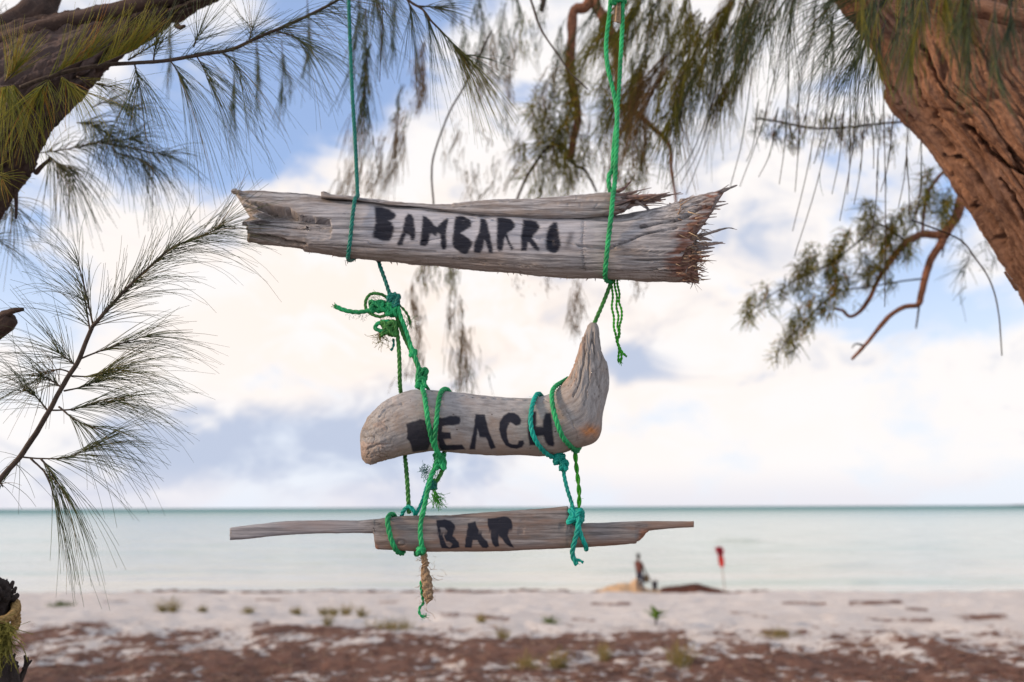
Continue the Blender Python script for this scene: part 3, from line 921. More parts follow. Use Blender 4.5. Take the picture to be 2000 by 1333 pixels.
fo = fa.build('torn_fibres', needle_material('wood_fibres', [(0.16, 0.085, 0.055), (0.33, 0.24, 0.18), (0.55, 0.42, 0.27)], 0.1), log_t)
tag(fo, kind='stuff')

# ---- BEACH sign: thick bent root
RA = [(703, 862), (704, 850), (708, 836), (718, 818), (735, 798), (760, 778), (800, 763), (850, 762), (919, 769), (1004, 777), (1043, 777), (1075, 768), (1096, 752), (1108, 738), (1116, 727), (1122, 714), (1126, 700), (1132, 677), (1137, 660), (1143, 645), (1148, 636), (1154, 630)]
RB = [(704, 872), (706, 892), (712, 903), (724, 907), (740, 903), (770, 895), (811, 885), (850, 882), (919, 887), (1004, 891), (1058, 891), (1096, 886), (1135, 874), (1160, 865), (1173, 845), (1179, 808), (1190, 760), (1188, 722), (1178, 690), (1171, 665), (1170, 642), (1165, 631)]
HB = np.array([3, 16, 26, 34, 42, 48, 52, 52, 50, 50, 50, 52, 56, 58, 56, 48, 38, 26, 21, 17, 14, 6]) * MPX
kk = np.arange(len(RA))
_m = (np.array(RA, float) + np.array(RB, float)) / 2
_al = np.concatenate([[0], np.cumsum(np.linalg.norm(np.diff(_m, axis=0), axis=1) + 4)])
tf = np.interp(np.linspace(0, _al[-1], 430), _al, kk)


def smooth_interp(vals):
    v = np.asarray(vals, float)
    E = np.concatenate([[2 * v[0] - v[1]], v, [2 * v[-1] - v[-2]]])
    i = np.minimum(tf.astype(int), len(v) - 2)
    t = tf - i
    p0, p1, p2, p3 = E[i], E[i + 1], E[i + 2], E[i + 3]
    if v.ndim == 2:
        t = t[:, None]
    return 0.5 * (2 * p1 + (p2 - p0) * t + (2 * p0 - 5 * p1 + 4 * p2 - p3) * t ** 2 + (3 * p1 - p0 - 3 * p2 + p3) * t ** 3)


A2, B2, H2 = smooth_interp(RA), smooth_interp(RB), np.maximum(smooth_interp(HB), 0.002)
mth = 200
th = np.linspace(0, 2 * np.pi, mth, endpoint=False)
cs, sn = np.cos(th), np.sin(th)
mid_ = (A2 + B2) / 2
hf = (A2 - B2) / 2
PXY = mid_[:, None] + cs[None, :, None] * hf[:, None]
PX, PY = PXY[..., 0], PXY[..., 1]
D = H2[:, None] * (np.sign(sn) * np.abs(sn) ** 0.88)[None]
al = np.concatenate([[0], np.cumsum(np.linalg.norm(np.diff(mid_, axis=0), axis=1))]) * MPX
hl = np.linalg.norm(hf, axis=1) * MPX
G = np.stack([np.broadcast_to(al[:, None], PX.shape) + 5, cs[None] * hl[:, None], D], -1)
P = at(PX, PY, Y0 - D)
Nn = ring_normals(P)
gu, gv, gw = G[..., 0], G[..., 1], G[..., 2]
disp = 0.0032 * fbm(gu * 9, gv * 12, gw * 12, 4) + 0.0005 * fbm(gu * 40, gv * 120, gw * 120, 3)
rough_l = sst(PX, 800, 730)
disp += rough_l * 0.0022 * fbm(PX * 0.06, PY * 0.06, gw * 60, 4, 0.65) - rough_l * 0.003 * (1 - sst(np.abs(pn(PX * 0.05, PY * 0.05, gw * 30)), 0, 0.06))
pr = sst(PY, 800, 700) * sst(PX, 1080, 1110)
disp += pr * (0.0035 * pn(gu * 5, gv * 95, gw * 60) + 0.0015 * pn(gu * 12, gv * 200, gw * 90))
disp -= pr * 0.004 * (1 - sst(np.abs(pn(gu * 4 + 3, gv * 60, gw * 40)), 0, 0.1))
for ln, wd, dp in [([(880, 772), (960, 778), (1040, 782)], 1.0, 0.0025), ([(1045, 785), (1062, 780), (1078, 788), (1084, 800)], 1.2, 0.003), ([(740, 815), (760, 795), (785, 790)], 1.6, 0.004),
                   ([(1142, 655), (1140, 700), (1132, 745), (1120, 775)], 1.6, 0.006), ([(1158, 650), (1162, 700), (1168, 745), (1178, 780)], 1.6, 0.005), ([(1150, 690), (1150, 740), (1142, 790)], 1.2, 0.004),
                   ([(715, 880), (735, 870), (760, 868)], 1.5, 0.003), ([(940, 800), (1010, 803)], 0.8, 0.0015), ([(1105, 800), (1125, 840), (1128, 862)], 1.0, 0.002)]:
    disp -= np.where(np.broadcast_to(sn[None] > 0, PX.shape), dp * (1 - sst(line_dist(PX + 3 * pn(PX * .07, PY * .07, 1.0), PY + 3 * pn(PX * .07, PY * .07, 5.0), ln), wd * .4, wd * 1.6)), 0)
pits = sst(pn(PX * 0.16, PY * 0.16, 2.0), 0.55, 0.68) * sst(PX, 900, 780)
disp -= 0.0012 * pits
endf = np.clip(np.minimum(np.arange(430), 429 - np.arange(430)) / 14, 0, 1)[:, None]
front = np.broadcast_to(sn[None] > 0.03, PX.shape)
paint = paint_mask(PX, PY, front, LET_BEACH)
heel = np.exp(-((PX - 1152) / 17) ** 2 - ((PY - 842) / 11) ** 2)
brown = np.clip(sst(PY - np.interp(PX, [700, 850, 1060, 1160], [905, 882, 890, 862]), -40, -2) * 0.8 + pr * 0.55 * sst(1128 + (800 - PY) * 0.12 - PX, -8, 22) * (0.6 + 0.6 * pn(gu * 6, gv * 120, 1.0)) + 0.15 * pr, 0, 1)  # underside brown; prong's left side browned for the low sun
fresh_or_sunlit = np.clip(1.25 * heel * (0.8 + 0.6 * pn(PX * 0.1, PY * 0.1, 1.0)) + 0.45 * pr * sst(1124 + (800 - PY) * 0.13 - PX, -6, 16) * sst(pn(gu * 8, gv * 90, gw * 30), -0.25, 0.3) + 0.16 * rough_l * sst(pn(PX * 0.05, PY * 0.05, 4.0), 0.25, 0.5), 0, 1)  # bare brown wood, plus sunlit orange painted down the prong's left side

bo = ring_obj('driftwood_sign', P + Nn * (disp * endf)[..., None], M_BEACH, None,
              {'gr': G, 'paint': paint, 'tone': 0.28 * sst(PY, 830, 770) * sst(PX, 1100, 1060), 'brown': brown, 'fresh_or_sunlit': fresh_or_sunlit})
tag(bo, 'smooth bent root of driftwood with upturned right end, painted BEACH', 'sign')

# ---- BAR sign: split plank
BTX, BTY = arr([(448, 1034), (452, 1031), (480, 1028), (530, 1021), (560, 1018.5), (630, 1016), (700, 1016.5), (737, 1014), (755, 1011.5), (785, 1009), (880, 1006.5), (930, 1003), (1000, 998), (1060, 993.5), (1107, 989.5), (1109, 990),
                (1112, 1002), (1115, 1020), (1118, 1022), (1140, 1022), (1180, 1021), (1220, 1019), (1262, 1018), (1300, 1018.5), (1356, 1018.5)])
BBX, BBY = arr([(448, 1055), (480, 1053), (530, 1047), (580, 1044), (640, 1042), (700, 1041.5), (728, 1042), (730, 1044), (731.5, 1060), (733, 1071), (738, 1074), (745, 1074.5), (830, 1078), (930, 1078), (1000, 1075.5), (1100, 1071), (1180, 1066), (1242, 1061.5),
                (1244, 1058), (1250, 1055), (1256, 1049), (1263, 1041), (1268, 1036.5), (1290, 1034), (1320, 1032), (1356, 1031)])
n, mth = 720, 130
th = np.linspace(0, 2 * np.pi, mth, endpoint=False)
cs, sn = np.cos(th), np.sin(th)
sq_ = np.sign(cs) * np.abs(cs) ** 0.55
dq_ = np.sign(sn) * np.abs(sn) ** 0.55
xx = np.linspace(0, 1, n)[:, None]
x0 = 449 + 3 * pn(sq_ * 3, 1.0, 1.0) + np.where(np.abs(sq_ - 0.1) < 0.2, 4, 0)
x1 = 1355 + 1.5 * pn(sq_ * 4, 2.0, 1.0)
PX = x0[None] + (x1 - x0)[None] * xx
ta = np.interp(PX, BTX, BTY) + 0.4 * pn(PX * 0.08, 3.0, 1.0)
tb = np.interp(PX, BBX, BBY) + 0.4 * pn(PX * 0.08, 8.0, 1.0) + 1.1 * pn(PX * 0.35, 1.0, 2.0) * sst(PX, 1235, 1245) * sst(PX, 1300, 1270)
PY = (ta + tb) / 2 - sq_[None] * (tb - ta) / 2
hd = np.interp(PX, [449, 700, 735, 760, 1105, 1120, 1240, 1265, 1356], [0.012, 0.014, 0.019, 0.022, 0.022, 0.019, 0.017, 0.012, 0.009])
D = hd * dq_[None]
G = np.stack([(PX - 440) * MPX + 9, (PY - 1040) * MPX, D], -1)
P = at(PX, PY, Y0 - D)
Nn = ring_normals(P)
gu, gv, gw = G[..., 0], G[..., 1], G[..., 2]
disp = 0.0009 * fbm(gu * 6, gv * 90, gw * 90, 4, 0.6) + 0.001 * fbm(gu * 8, gv * 14, gw * 14, 3)
disp -= 0.0016 * (1 - sst(np.abs(pn(gu * 2.5, gv * 70, gw * 70)), 0, 0.05)) * sst(pn(gu * 5, gv * 15, 4.0), 0.0, 0.4)
front = np.broadcast_to(sn[None] > 0.03, PX.shape)
disp -= np.where(front, 0.0035 * (1 - sst(np.abs(PY - np.interp(PX, [735, 860, 1000, 1117], [1041, 1045.5, 1044, 1022])), 0.3, 1.1)), 0) * sst(PX, 730, 738) * sst(PX, 1120, 1112)
kn = np.hypot((PX - 783) / 9, (PY - 1061) / 6)
disp -= np.where(front, 0.003 * (np.exp(-((kn - 0.9) / 0.25) ** 2)), 0)
paint = paint_mask(PX, PY, front, LET_BAR)
brown = np.clip(sst(PY - tb, -16, -1) * 0.9 + 0.5 * sst(pn(PX * 0.012, PY * 0.08, 2.0), 0.0, 0.4), 0, 1) * sst(PX, 735, 770)
tone = 0.35 * sst(PX, 740, 690)
fresh_or_sunlit = np.clip(sst(np.abs(PX - 1258), 14, 4) * sst(PY, 1030, 1040) + sst(PX, 745, 734) * sst(PY, 1060, 1072) * (PX > 728), 0, 1) * 0.8
br = ring_obj('driftwood_sign', P + Nn * disp[..., None], M_BAR, None, {'gr': G, 'paint': paint, 'tone': tone, 'brown': brown, 'fresh_or_sunlit': fresh_or_sunlit})
tag(br, 'narrow split driftwood plank with thin broken arms, painted BAR, lowest of the hanging signs', 'sign')


# ================================================================== ROPES
def rp(pts):
    """(px, py[, d]) list -> world points; d is metres towards the camera from the sign plane"""
    a = np.array([(p[0], p[1], p[2] if len(p) > 2 else 0.0) for p in pts], float)
    return at(a[:, 0], a[:, 1], Y0 - a[:, 2])


def rope_acc(acc, C, r, pitch=7.5, strands=3, m=7, wave=0.0):
    C = catmull(C, r * 0.55)
    T, N_, B_ = frames(C)
    al = np.concatenate([[0], np.cumsum(np.linalg.norm(np.diff(C, axis=0), axis=1))])
    ph = al / (pitch * r) * 2 * np.pi
    r = r * (1 + 0.05 * pn(al / r * 0.11, r * 900, 0.5))[:, None]
    for k in range(strands):
        a = ph + k * 2 * np.pi / strands
        Ck = C + r * 0.50 * (np.cos(a)[:, None] * N_ + np.sin(a)[:, None] * B_)
        acc.tube(Ck, r[:, 0] * 0.56, m, random.random())


def rope_obj(name, pts, rpx, mat, parent, pitch=7.5, strands=3, world=False):
    acc = Acc()
    C_ = np.asarray(pts) if world else rp(pts)
    rope_acc(acc, C_, rpx * MPX, pitch, strands)
    Cf = catmull(C_, 5.0 * MPX)
    for q in Cf[1:-1]:
        if random.random() < 0.55:
            d1 = rng.normal(size=3)
            d1 /= np.linalg.norm(d1)
            d2 = d1 + rng.normal(size=3) * 0.6
            q0 = q + d1 * rpx * 0.8 * MPX
            l_ = random.uniform(1.5, 5.5) * MPX
            acc.tube(np.array([q0, q0 + d1 * l_ * .5, q0 + d1 * l_ * .5 + d2 * l_ * .5]), 0.26 * MPX, 3, 0.5)
    return acc.build(name, mat, parent)


def scribble(c, rad, turns, seed, npts=26):
    rr = random.Random(seed)
    pts = []
    a, b, f1, f2 = rr.random() * 6, rr.random() * 6, rr.uniform(1.25, 1.5), rr.uniform(0.68, 0.86)
    for k in range(turns * 8):
        t = k / 8 * 2 * math.pi
        pts.append((c[0] + rad[0] * math.cos(t + a) * rr.uniform(.75, 1.1), c[1] + rad[1] * math.sin(t * f1 + b) * rr.uniform(.75, 1.1), c[2] + rad[2] * math.sin(t * f2 + a)))
    return pts


def knot(name, c, rad, turns, rpx, mat, parent, seed):
    acc = Acc()
    rad = (rad[0] * 1.15, rad[1] * 1.15, rad[2])
    rope_acc(acc, rp(scribble((c[0] + 1, c[1] - 1, c[2] - .002), (rad[0] * .7, rad[1] * .8, rad[2]), turns, seed + 500)), rpx * MPX, 6.5)
    rope_acc(acc, rp(scribble(c, rad, turns, seed)), rpx * MPX, 6.5)
    return acc.build(name, mat, parent)


def fray(name, c, n, L, ang, spread, mat, parent, seed, w=0.45, curl=0.5, cd=(2, 2)):
    rr = random.Random(seed)
    acc = Acc()
    for k in range(n):
        x, y = c[0] + rr.gauss(0, cd[0]), c[1] + rr.gauss(0, cd[1])
        d = (c[2] if len(c) > 2 else 0) + rr.uniform(-.008, .012)
        a = rr.gauss(ang, spread)
        l = L * rr.uniform(.4, 1.1)
        pts = []
        for q in range(7):
            pts.append((x, y, d))
            x += l / 6 * math.cos(a)
            y += l / 6 * math.sin(a)
            d += rr.gauss(0, 0.0015)
            a += rr.gauss(0, curl)
        acc.tube(rp(pts), w * MPX * rr.uniform(.6, 1.2), 3, rr.random())
    o = acc.build(name, mat, parent)
    tag(o, kind='stuff')
    return o


FB = 0.064     # log front
# hanging rope on the left
t = thing('hanging_rope', 'dark teal rope running from the top edge to the left of the BAMBARRO log', 'rope', at(690, 380, Y0))
rope_obj('rope', [(678, -75), (680, -30), (683, 60), (688, 180), (694, 280), (698, 372), (699, 381, 0.012), (697, 385, 0.034), (693, 392, 0.056), (689, 420, 0.068), (685, 460, 0.070), (681, 492, 0.058), (680, 506, 0.02), (688, 508, -0.03),
                  (708, 495, -0.066), (728, 498, -0.058), (739, 510, -0.02), (743, 522), (753, 550), (762, 578)], 4.1, M_TEALD, t)
fray('frayed_strand', (679, 505, 0.02), 5, 12, 1.6, 0.3, M_TWIG, t, 2, 0.6, 0.1)
# hanging double rope on the right
t = thing('hanging_rope', 'bright green doubled rope holding up the right of the BAMBARRO log', 'rope', at(1200, 380, Y0))
rope_obj('rope', [(1199, -75), (1195, -30), (1190, 30), (1184, 85), (1187, 130), (1196, 170), (1203, 205), (1205, 235, -0.004), (1201, 268, -.004), (1198, 300), (1197, 328), (1190, 343), (1189, 358), (1193, 378), (1196, 392, -0.03)], 4.9, M_GREEN, t)
rope_obj('rope', [(1216, -75), (1216, -20), (1216, 40), (1213, 100), (1209, 170), (1206, 215, .006), (1205, 260, .006), (1203, 310, .006), (1201, 355, 0.01), (1199, 374, 0.034), (1197, 384, 0.058), (1194, 420, 0.073), (1188, 470, 0.075), (1183, 520, 0.070), (1182, 542, 0.04),
                  (1187, 550, 0.014), (1197, 551, -0.01)], 4.9, M_GREEN, t)
knot('knot', (1207, -4, 0), (12, 9, 0.012), 3, 4.6, M_GREEN, t, 5)
# pale rag hanging at the top of the green rope
rag_a = np.array([(1201, -8), (1200, 10), (1199, 28), (1196, 42)], float)
rag_b = np.array([(1212, -8), (1213, 12), (1213, 30), (1213, 47)], float)
tf4 = np.linspace(0, 3, 40)
a_ = np.stack([np.interp(tf4, range(4), rag_a[:, k]) for k in (0, 1)], -1)
b_ = np.stack([np.interp(tf4, range(4), rag_b[:, k]) for k in (0, 1)], -1)
th = np.linspace(0, 2 * np.pi, 28, endpoint=False)
pxy = (a_ + b_)[:, None] / 2 + np.cos(th)[None, :, None] * (a_ - b_)[:, None] / 2
dd = 0.0045 * np.sin(th)[None] * (1 + 0.4 * pn(tf4[:, None] * 2, th[None], 1.0)) + 0.003 * np.sin(np.cos(th) * 6)[None]
pxy[..., 1] += (tf4[:, None] / 3) ** 6 * 4 * pn(np.cos(th)[None] * 4, 2.0, 3.0)
ring_obj('rag', at(pxy[..., 0], pxy[..., 1], Y0 - dd), M_TAN, t, capin=0.5)
# link between log and BEACH
t = thing('rope', 'taut olive green rope from the log down to the tip of the BEACH root', 'rope', at(1180, 590, Y0))
rope_obj('rope', [(1204, 534, -0.05), (1199, 546, -0.01), (1194, 552), (1181, 585), (1166, 620), (1160, 634)], 4.2, M_GREEND, t)
# loose unlaid strands
t = thing('loose_rope_end', 'lime green unravelled rope end dangling under the right of the log', 'rope', at(1205, 620, Y0))
for pts in ([(1194, 540, -.01), (1195, 560), (1197, 580), (1195, 600), (1199, 620), (1199, 640), (1203, 655), (1205, 668), (1209, 682), (1208, 698), (1208, 708)],
            [(1200, 540, -.01), (1201, 560), (1205, 580), (1204, 600), (1208, 618), (1206, 636), (1209, 650), (1206, 664), (1209, 676), (1215, 688), (1224, 697)],
            [(1206, 540, -.01), (1206, 556), (1210, 575), (1209, 590), (1214, 606), (1214, 622), (1210, 638), (1210, 655), (1206, 668), (1211, 684), (1214, 696), (1213, 706)]):
    rope_obj('strand', pts, 2.5, M_LIME, t, 6, 2)
fray('frayed_tip', (1211, 703), 16, 10, 1.4, 0.4, M_LIME, t, 11, 0.6, 0.15)

# left knot bundle and the ropes below it
t = thing('knotted_rope', 'tangled green rope knot with frayed ends hanging under the left of the log', 'rope', at(765, 610, Y0))
knot('knot', (769, 588, 0.004), (9, 11, 0.010), 4, 3.9, M_TEALD, t, 21)
knot('knot', (737, 599, 0.008), (13, 9, 0.012), 5, 3.6, M_GREEN, t, 22)
knot('knot', (760, 641, 0.004), (13, 12, 0.012), 6, 3.6, M_GREEND, t, 23)
knot('knot', (764, 606, 0.004), (9, 10, 0.010), 4, 3.8, M_GREEN, t, 24)
rope_obj('loop', [(764, 592), (752, 579), (738, 574, .006), (724, 575, .008), (715, 586, .01), (714, 600, .01), (718, 608, .01), (728, 615, .012), (742, 619, .012), (754, 615, .01), (764, 604)], 3.2, M_GREEND, t)
rope_obj('rope_end', [(654, 598, .01), (664, 603, .01), (680, 608, .01), (700, 610, .012), (716, 608, .012), (733, 604, .012), (757, 602, .006)], 4.6, M_GREEN, t)
rope_obj('loop', [(760, 628, .01), (748, 629, .012), (736, 634, .014), (733, 641, .014), (741, 646, .014), (756, 646, .012), (766, 640, .008)], 4.2, M_GREEN, t)
rope_obj('loop', [(776, 594), (786, 602), (794, 612), (800, 624), (801, 634)], 2.6, M_GREEND, t, 8, 2)
rope_obj('rope_end', [(768, 662), (769, 672), (767, 680), (763, 685)], 2.6, M_TEALD, t, 7, 2)
fray('frayed_end', (655, 598, .01), 14, 7, 3.3, 0.7, M_GREEND, t, 31, 0.6, 0.2, (1, 2))
fray('frayed_end', (796, 622), 26, 22, 1.5, 0.5, M_GREEND, t, 32, 0.42, 0.35, (4, 6))
fray('frayed_end', (746, 652), 46, 34, 1.85, 0.45, M_MOSS, t, 33, 0.42, 0.45, (4, 3))
fray('frayed_end', (735, 592), 40, 18, -1.2, 1.2, M_GREEND, t, 34, 0.35, 0.6, (9, 5))
fray('frayed_end', (700, 615), 26, 12, 1.4, 1.4, M_TEALD, t, 35, 0.3, 0.8, (10, 4))
fray('frayed_end', (764, 636), 40, 16, 2.5, 1.6, M_MOSS, t, 36, 0.4, 0.6, (9, 8))
# single rope down behind BEACH to BAR
t = thing('rope', 'straight green rope passing behind the left of the BEACH root down to the plank', 'rope', at(785, 800, Y0))
rope_obj('rope', [(773, 632), (777, 660), (780, 700), (781, 750, -.015), (784, 780, -.068), (789, 850, -.070), (791, 890, -.03), (793, 910, -.01), (796, 950), (798, 985), (799, 1003, -.004)], 4.3, M_GREEND, t)
# double rope to BEACH
t = thing('knotted_rope', 'green doubled rope with chain knot tied round the left of the BEACH root', 'rope', at(830, 760, Y0))
rope_obj('rope', [(770, 606), (779, 630), (788, 655), (799, 678), (808, 697), (815, 714), (819, 722)], 4.0, M_GREEND, t)
rope_obj('rope', [(777, 600, .008), (783, 620, .008), (789, 636, .008), (796, 656, .008), (803, 678, .008), (809, 694, .01), (816, 712, .01), (820, 722, .008)], 4.6, M_GREEN, t)
knot('knot', (807, 690, .006), (5, 5, .006), 2, 3.6, M_GREEN, t, 40)
knot('knot', (824, 731, .006), (9, 9, .010), 4, 3.2, M_GREEN, t, 41)
knot('knot', (822, 748, .006), (8, 9, .010), 4, 3.2, M_GREEN, t, 42)
rope_obj('rope', [(829, 750, .002), (834, 757, -.004), (838, 764, -.03)], 3.4, M_GREEN, t)
BF = 0.066
rope_obj('wrap', [(824, 755, .01), (826, 762, 0.022), (829, 772, 0.040), (833, 800, BF + .001), (838, 835, BF + 0.006), (846, 866, BF - .010), (853, 880, 0.040), (859, 892, 0.022)], 4.9, M_GREEN, t)
rope_obj('wrap', [(878, 768, -.03), (874, 762, -0.008), (867, 761, 0.010), (861, 768, 0.034), (856, 790, BF - .004), (852, 825, BF + .007), (849, 855, BF - .001), (851, 876, 0.046), (856, 890, 0.024)], 4.9, M_GREEN, t)
rope_obj('wrap', [(864, 893, 0.004), (868, 884, -.03), (872, 860, -.06), (872, 810, -.066), (876, 775, -.045), (878, 768, -.03)], 4.6, M_GREEND, t)
# below BEACH left
t = thing('knotted_rope', 'frayed green and teal knot between the BEACH root and the left of the plank', 'rope', at(850, 930, Y0))
knot('knot', (859, 902, .012), (8, 12, 0.010), 4, 4.2, M_GREEN, t, 51)
rope_obj('rope', [(856, 905, .012), (848, 918, .014), (841, 934, .018), (835, 960, .022), (830, 985, .028), (826, 1003, .032), (822, 1020, .034), (821, 1040, .034), (823, 1060, .034), (825, 1072, .026)], 4.7, M_GREEN, t)
rope_obj('rope', [(865, 898, .004), (867, 910), (862, 924), (854, 938), (847, 948)], 4.2, M_GREEND, t)
knot('knot', (844, 948, 0), (6, 8, 0.008), 3, 3.6, M_TEALD, t, 52)
fray('frayed_end', (833, 922), 60, 16, 2.4, 0.9, M_TEALD, t, 53, 0.45, 0.5, (4, 7))
fray('frayed_end', (848, 962), 50, 34, 1.25, 0.25, M_LIME, t, 54, 0.5, 0.25, (3, 3))
fray('frayed_end', (856, 975), 36, 14, 0.9, 0.9, M_LIME, t, 55, 0.4, 0.6, (4, 6))
fray('frayed_end', (850, 918), 36, 22, 1.7, 0.9, M_LIME, t, 56, 0.4, 0.7, (4, 8))
knot('knot', (822, 1077, .026), (6, 5, 0.008), 3, 3.6, M_GREEN, t, 57)
rope_obj('wrap', [(819, 1078, .02), (815, 1083, 0), (812, 1078, -.024), (814, 1040, -.030), (822, 1008, -.026), (827, 1003, 0.0), (826, 1004, .026)], 4.2, M_GREEN, t)
# teal loop on the plank
t = thing('rope', 'teal rope loop standing on the top edge of the plank at its left', 'rope', at(800, 1000, Y0))
rope_obj('loop', [(785, 1014, -.026), (785, 1007, -.01), (789, 997), (797, 990, .004), (804, 993, .006), (809, 1000, .004), (811, 1008, -.006), (811, 1014, -.026)], 3.9, M_TEAL, t)
rope_obj('rope', [(838, 936, -.004), (832, 955, -.004), (825, 978, -.004), (817, 996), (812, 1006, -.004), (808, 1012, -.026)], 3.3, M_TEAL, t)
# bright wrap left on BAR
t = thing('rope', 'bright green rope ring round the plank near its left step', 'rope', at(770, 1040, Y0))
th = np.linspace(0, 2 * np.pi, 17)[:-1]
ringp = [(768, 1005, -.004), (761, 1007, .014), (757, 1016, .029), (759, 1032, .031), (763, 1050, .031), (769, 1066, .030), (775, 1077, .018), (783, 1081, .004), (788, 1078, -.014), (786, 1060, -.030), (779, 1035, -.031), (773, 1014, -.028), (768, 1005, -.004)]
rope_obj('wrap', ringp, 4.9, M_GREEN, t)
# frayed tail
t = thing('frayed_rope_tail', 'tan frayed rope tail hanging under the plank with green thread', 'rope', at(832, 1130, Y0))
ta_ = np.array([(824, 1078), (823, 1092), (825, 1103), (823, 1110), (822, 1130), (825, 1150), (828, 1168), (834, 1180)], float)
tb_ = np.array([(833, 1078), (834, 1092), (838, 1101), (834, 1108), (843, 1130), (845, 1150), (846, 1168), (843, 1172)], float)
tf5 = np.linspace(0, 7, 110)
a_ = np.stack([np.interp(tf5, range(8), ta_[:, k]) for k in (0, 1)], -1)
b_ = np.stack([np.interp(tf5, range(8), tb_[:, k]) for k in (0, 1)], -1)
th = np.linspace(0, 2 * np.pi, 56, endpoint=False)
pxy = (a_ + b_)[:, None] / 2 + np.cos(th)[None, :, None] * (a_ - b_)[:, None] / 2
hdp = np.linalg.norm(a_ - b_, axis=1) * 0.4 * MPX
dd = 0.016 + hdp[:, None] * np.sin(th)[None]
Pp = at(pxy[..., 0], pxy[..., 1], Y0 - dd)
Nn = ring_normals(Pp)
dsp = 0.0016 * fbm(tf5[:, None] * 2.0, np.cos(th)[None] * 3, np.sin(th)[None] * 3, 4, 0.7) + 0.0012 * np.sin(tf5[:, None] * 9 + 3 * th[None])
ring_obj('fibre_bundle', Pp + Nn * dsp[..., None], M_TAN, t)
fray('loose_fibres', (834, 1135, .02), 70, 18, 1.3, 0.9, M_TAN, t, 61, 0.35, 0.4, (8, 26))
fray('loose_fibres', (826, 1090, .02), 12, 14, 2.6, 0.5, M_TAN, t, 62, 0.5, 0.3, (3, 5))
rope_obj('thread', [(822, 1135, .016), (823, 1155, .016), (826, 1172, .014), (826, 1180, .012), (820, 1187, .012), (819, 1197, .012), (824, 1204, .012), (832, 1203, .014)], 2.6, M_GREEN, t, 7, 2)
fray('loose_fibres', (829, 1202, .014), 18, 9, 1.2, 1.2, M_GREEN, t, 63, 0.45, 0.6, (4, 3))
# right teal wrap
t = thing('knotted_rope', 'teal rope round the right of the BEACH root, knotted down to the plank', 'rope', at(1100, 930, Y0))
rope_obj('wrap', [(1058, 775, -.03), (1053, 770, -.006), (1047, 773, .016), (1041, 788, .048), (1037, 808, .065), (1037, 832, .069), (1043, 854, .064), (1055, 874, .050), (1069, 888, .030), (1082, 894, .012), (1090, 892, .002)], 4.7, M_TEAL, t)
rope_obj('wrap', [(1088, 890, .004), (1086, 880, -.04), (1078, 850, -.068), (1068, 810, -.070), (1060, 782, -.044), (1058, 775, -.03)], 4.5, M_TEAL, t)
knot('knot', (1093, 897, .008), (8, 8, .010), 3, 4.0, M_TEAL, t, 71)
knot('knot', (1101, 909, .008), (6, 8, .009), 3, 4.0, M_TEAL, t, 72)
rope_obj('rope', [(1100, 916, .004), (1103, 935), (1109, 960), (1115, 978), (1119, 992, .006), (1121, 1002, .012)], 3.9, M_TEAL, t)
knot('knot', (1124, 1008, .014), (12, 11, .014), 5, 4.4, M_TEAL, t, 73)
rope_obj('wrap', [(1114, 993, .014), (1122, 999, .022), (1130, 1008, .026), (1134, 1020, .02), (1128, 1026, .02), (1120, 1020, .02)], 4.3, M_TEALD, t)
rope_obj('rope_end', [(1130, 1012, .028), (1129, 1030, .030), (1125, 1048, .031), (1120, 1066, .030), (1118, 1078, .026), (1119, 1088, .024), (1124, 1098, .024), (1127, 1103, .024)], 4.8, M_TEAL, t)
rope_obj('rope_end', [(1119, 1084, .024), (1124, 1092, .026), (1132, 1095, .026), (1139, 1099, .026)], 2.8, M_TEAL, t, 7, 2)
rope_obj('rope', [(1128, 1022, .026), (1133, 1040, .028), (1139, 1056, .028), (1144, 1068, .018), (1145, 1073, .004), (1144, 1068, -.018), (1138, 1040, -.024), (1132, 1020, -.014)], 4.5, M_TEAL, t)
# right green wrap and braid
t = thing('braided_rope', 'green rope under the upturned end of the BEACH root with lime braid hanging below', 'rope', at(1125, 930, Y0))
rope_obj('wrap', [(1110, 740, -.04), (1098, 747, -.02), (1088, 753, .006), (1080, 762, .034), (1078, 778, .056), (1081, 800, .070), (1088, 826, .075), (1098, 852, .066), (1110, 868, .046), (1121, 878, .022), (1128, 881, .004)], 4.8, M_GREEN, t)
rope_obj('wrap', [(1128, 880, .004), (1134, 866, -.05), (1128, 830, -.076), (1118, 780, -.074), (1112, 748, -.056), (1110, 740, -.04)], 4.6, M_GREEN, t)
knot('knot', (1124, 879, .01), (5, 4, .008), 2, 3.6, M_GREEN, t, 81)
rope_obj('braid', [(1123, 882, .006), (1125, 905), (1128, 930), (1131, 960), (1131, 985), (1130, 1004, .006)], 4.4, M_LIME, t, 9.5, 2)


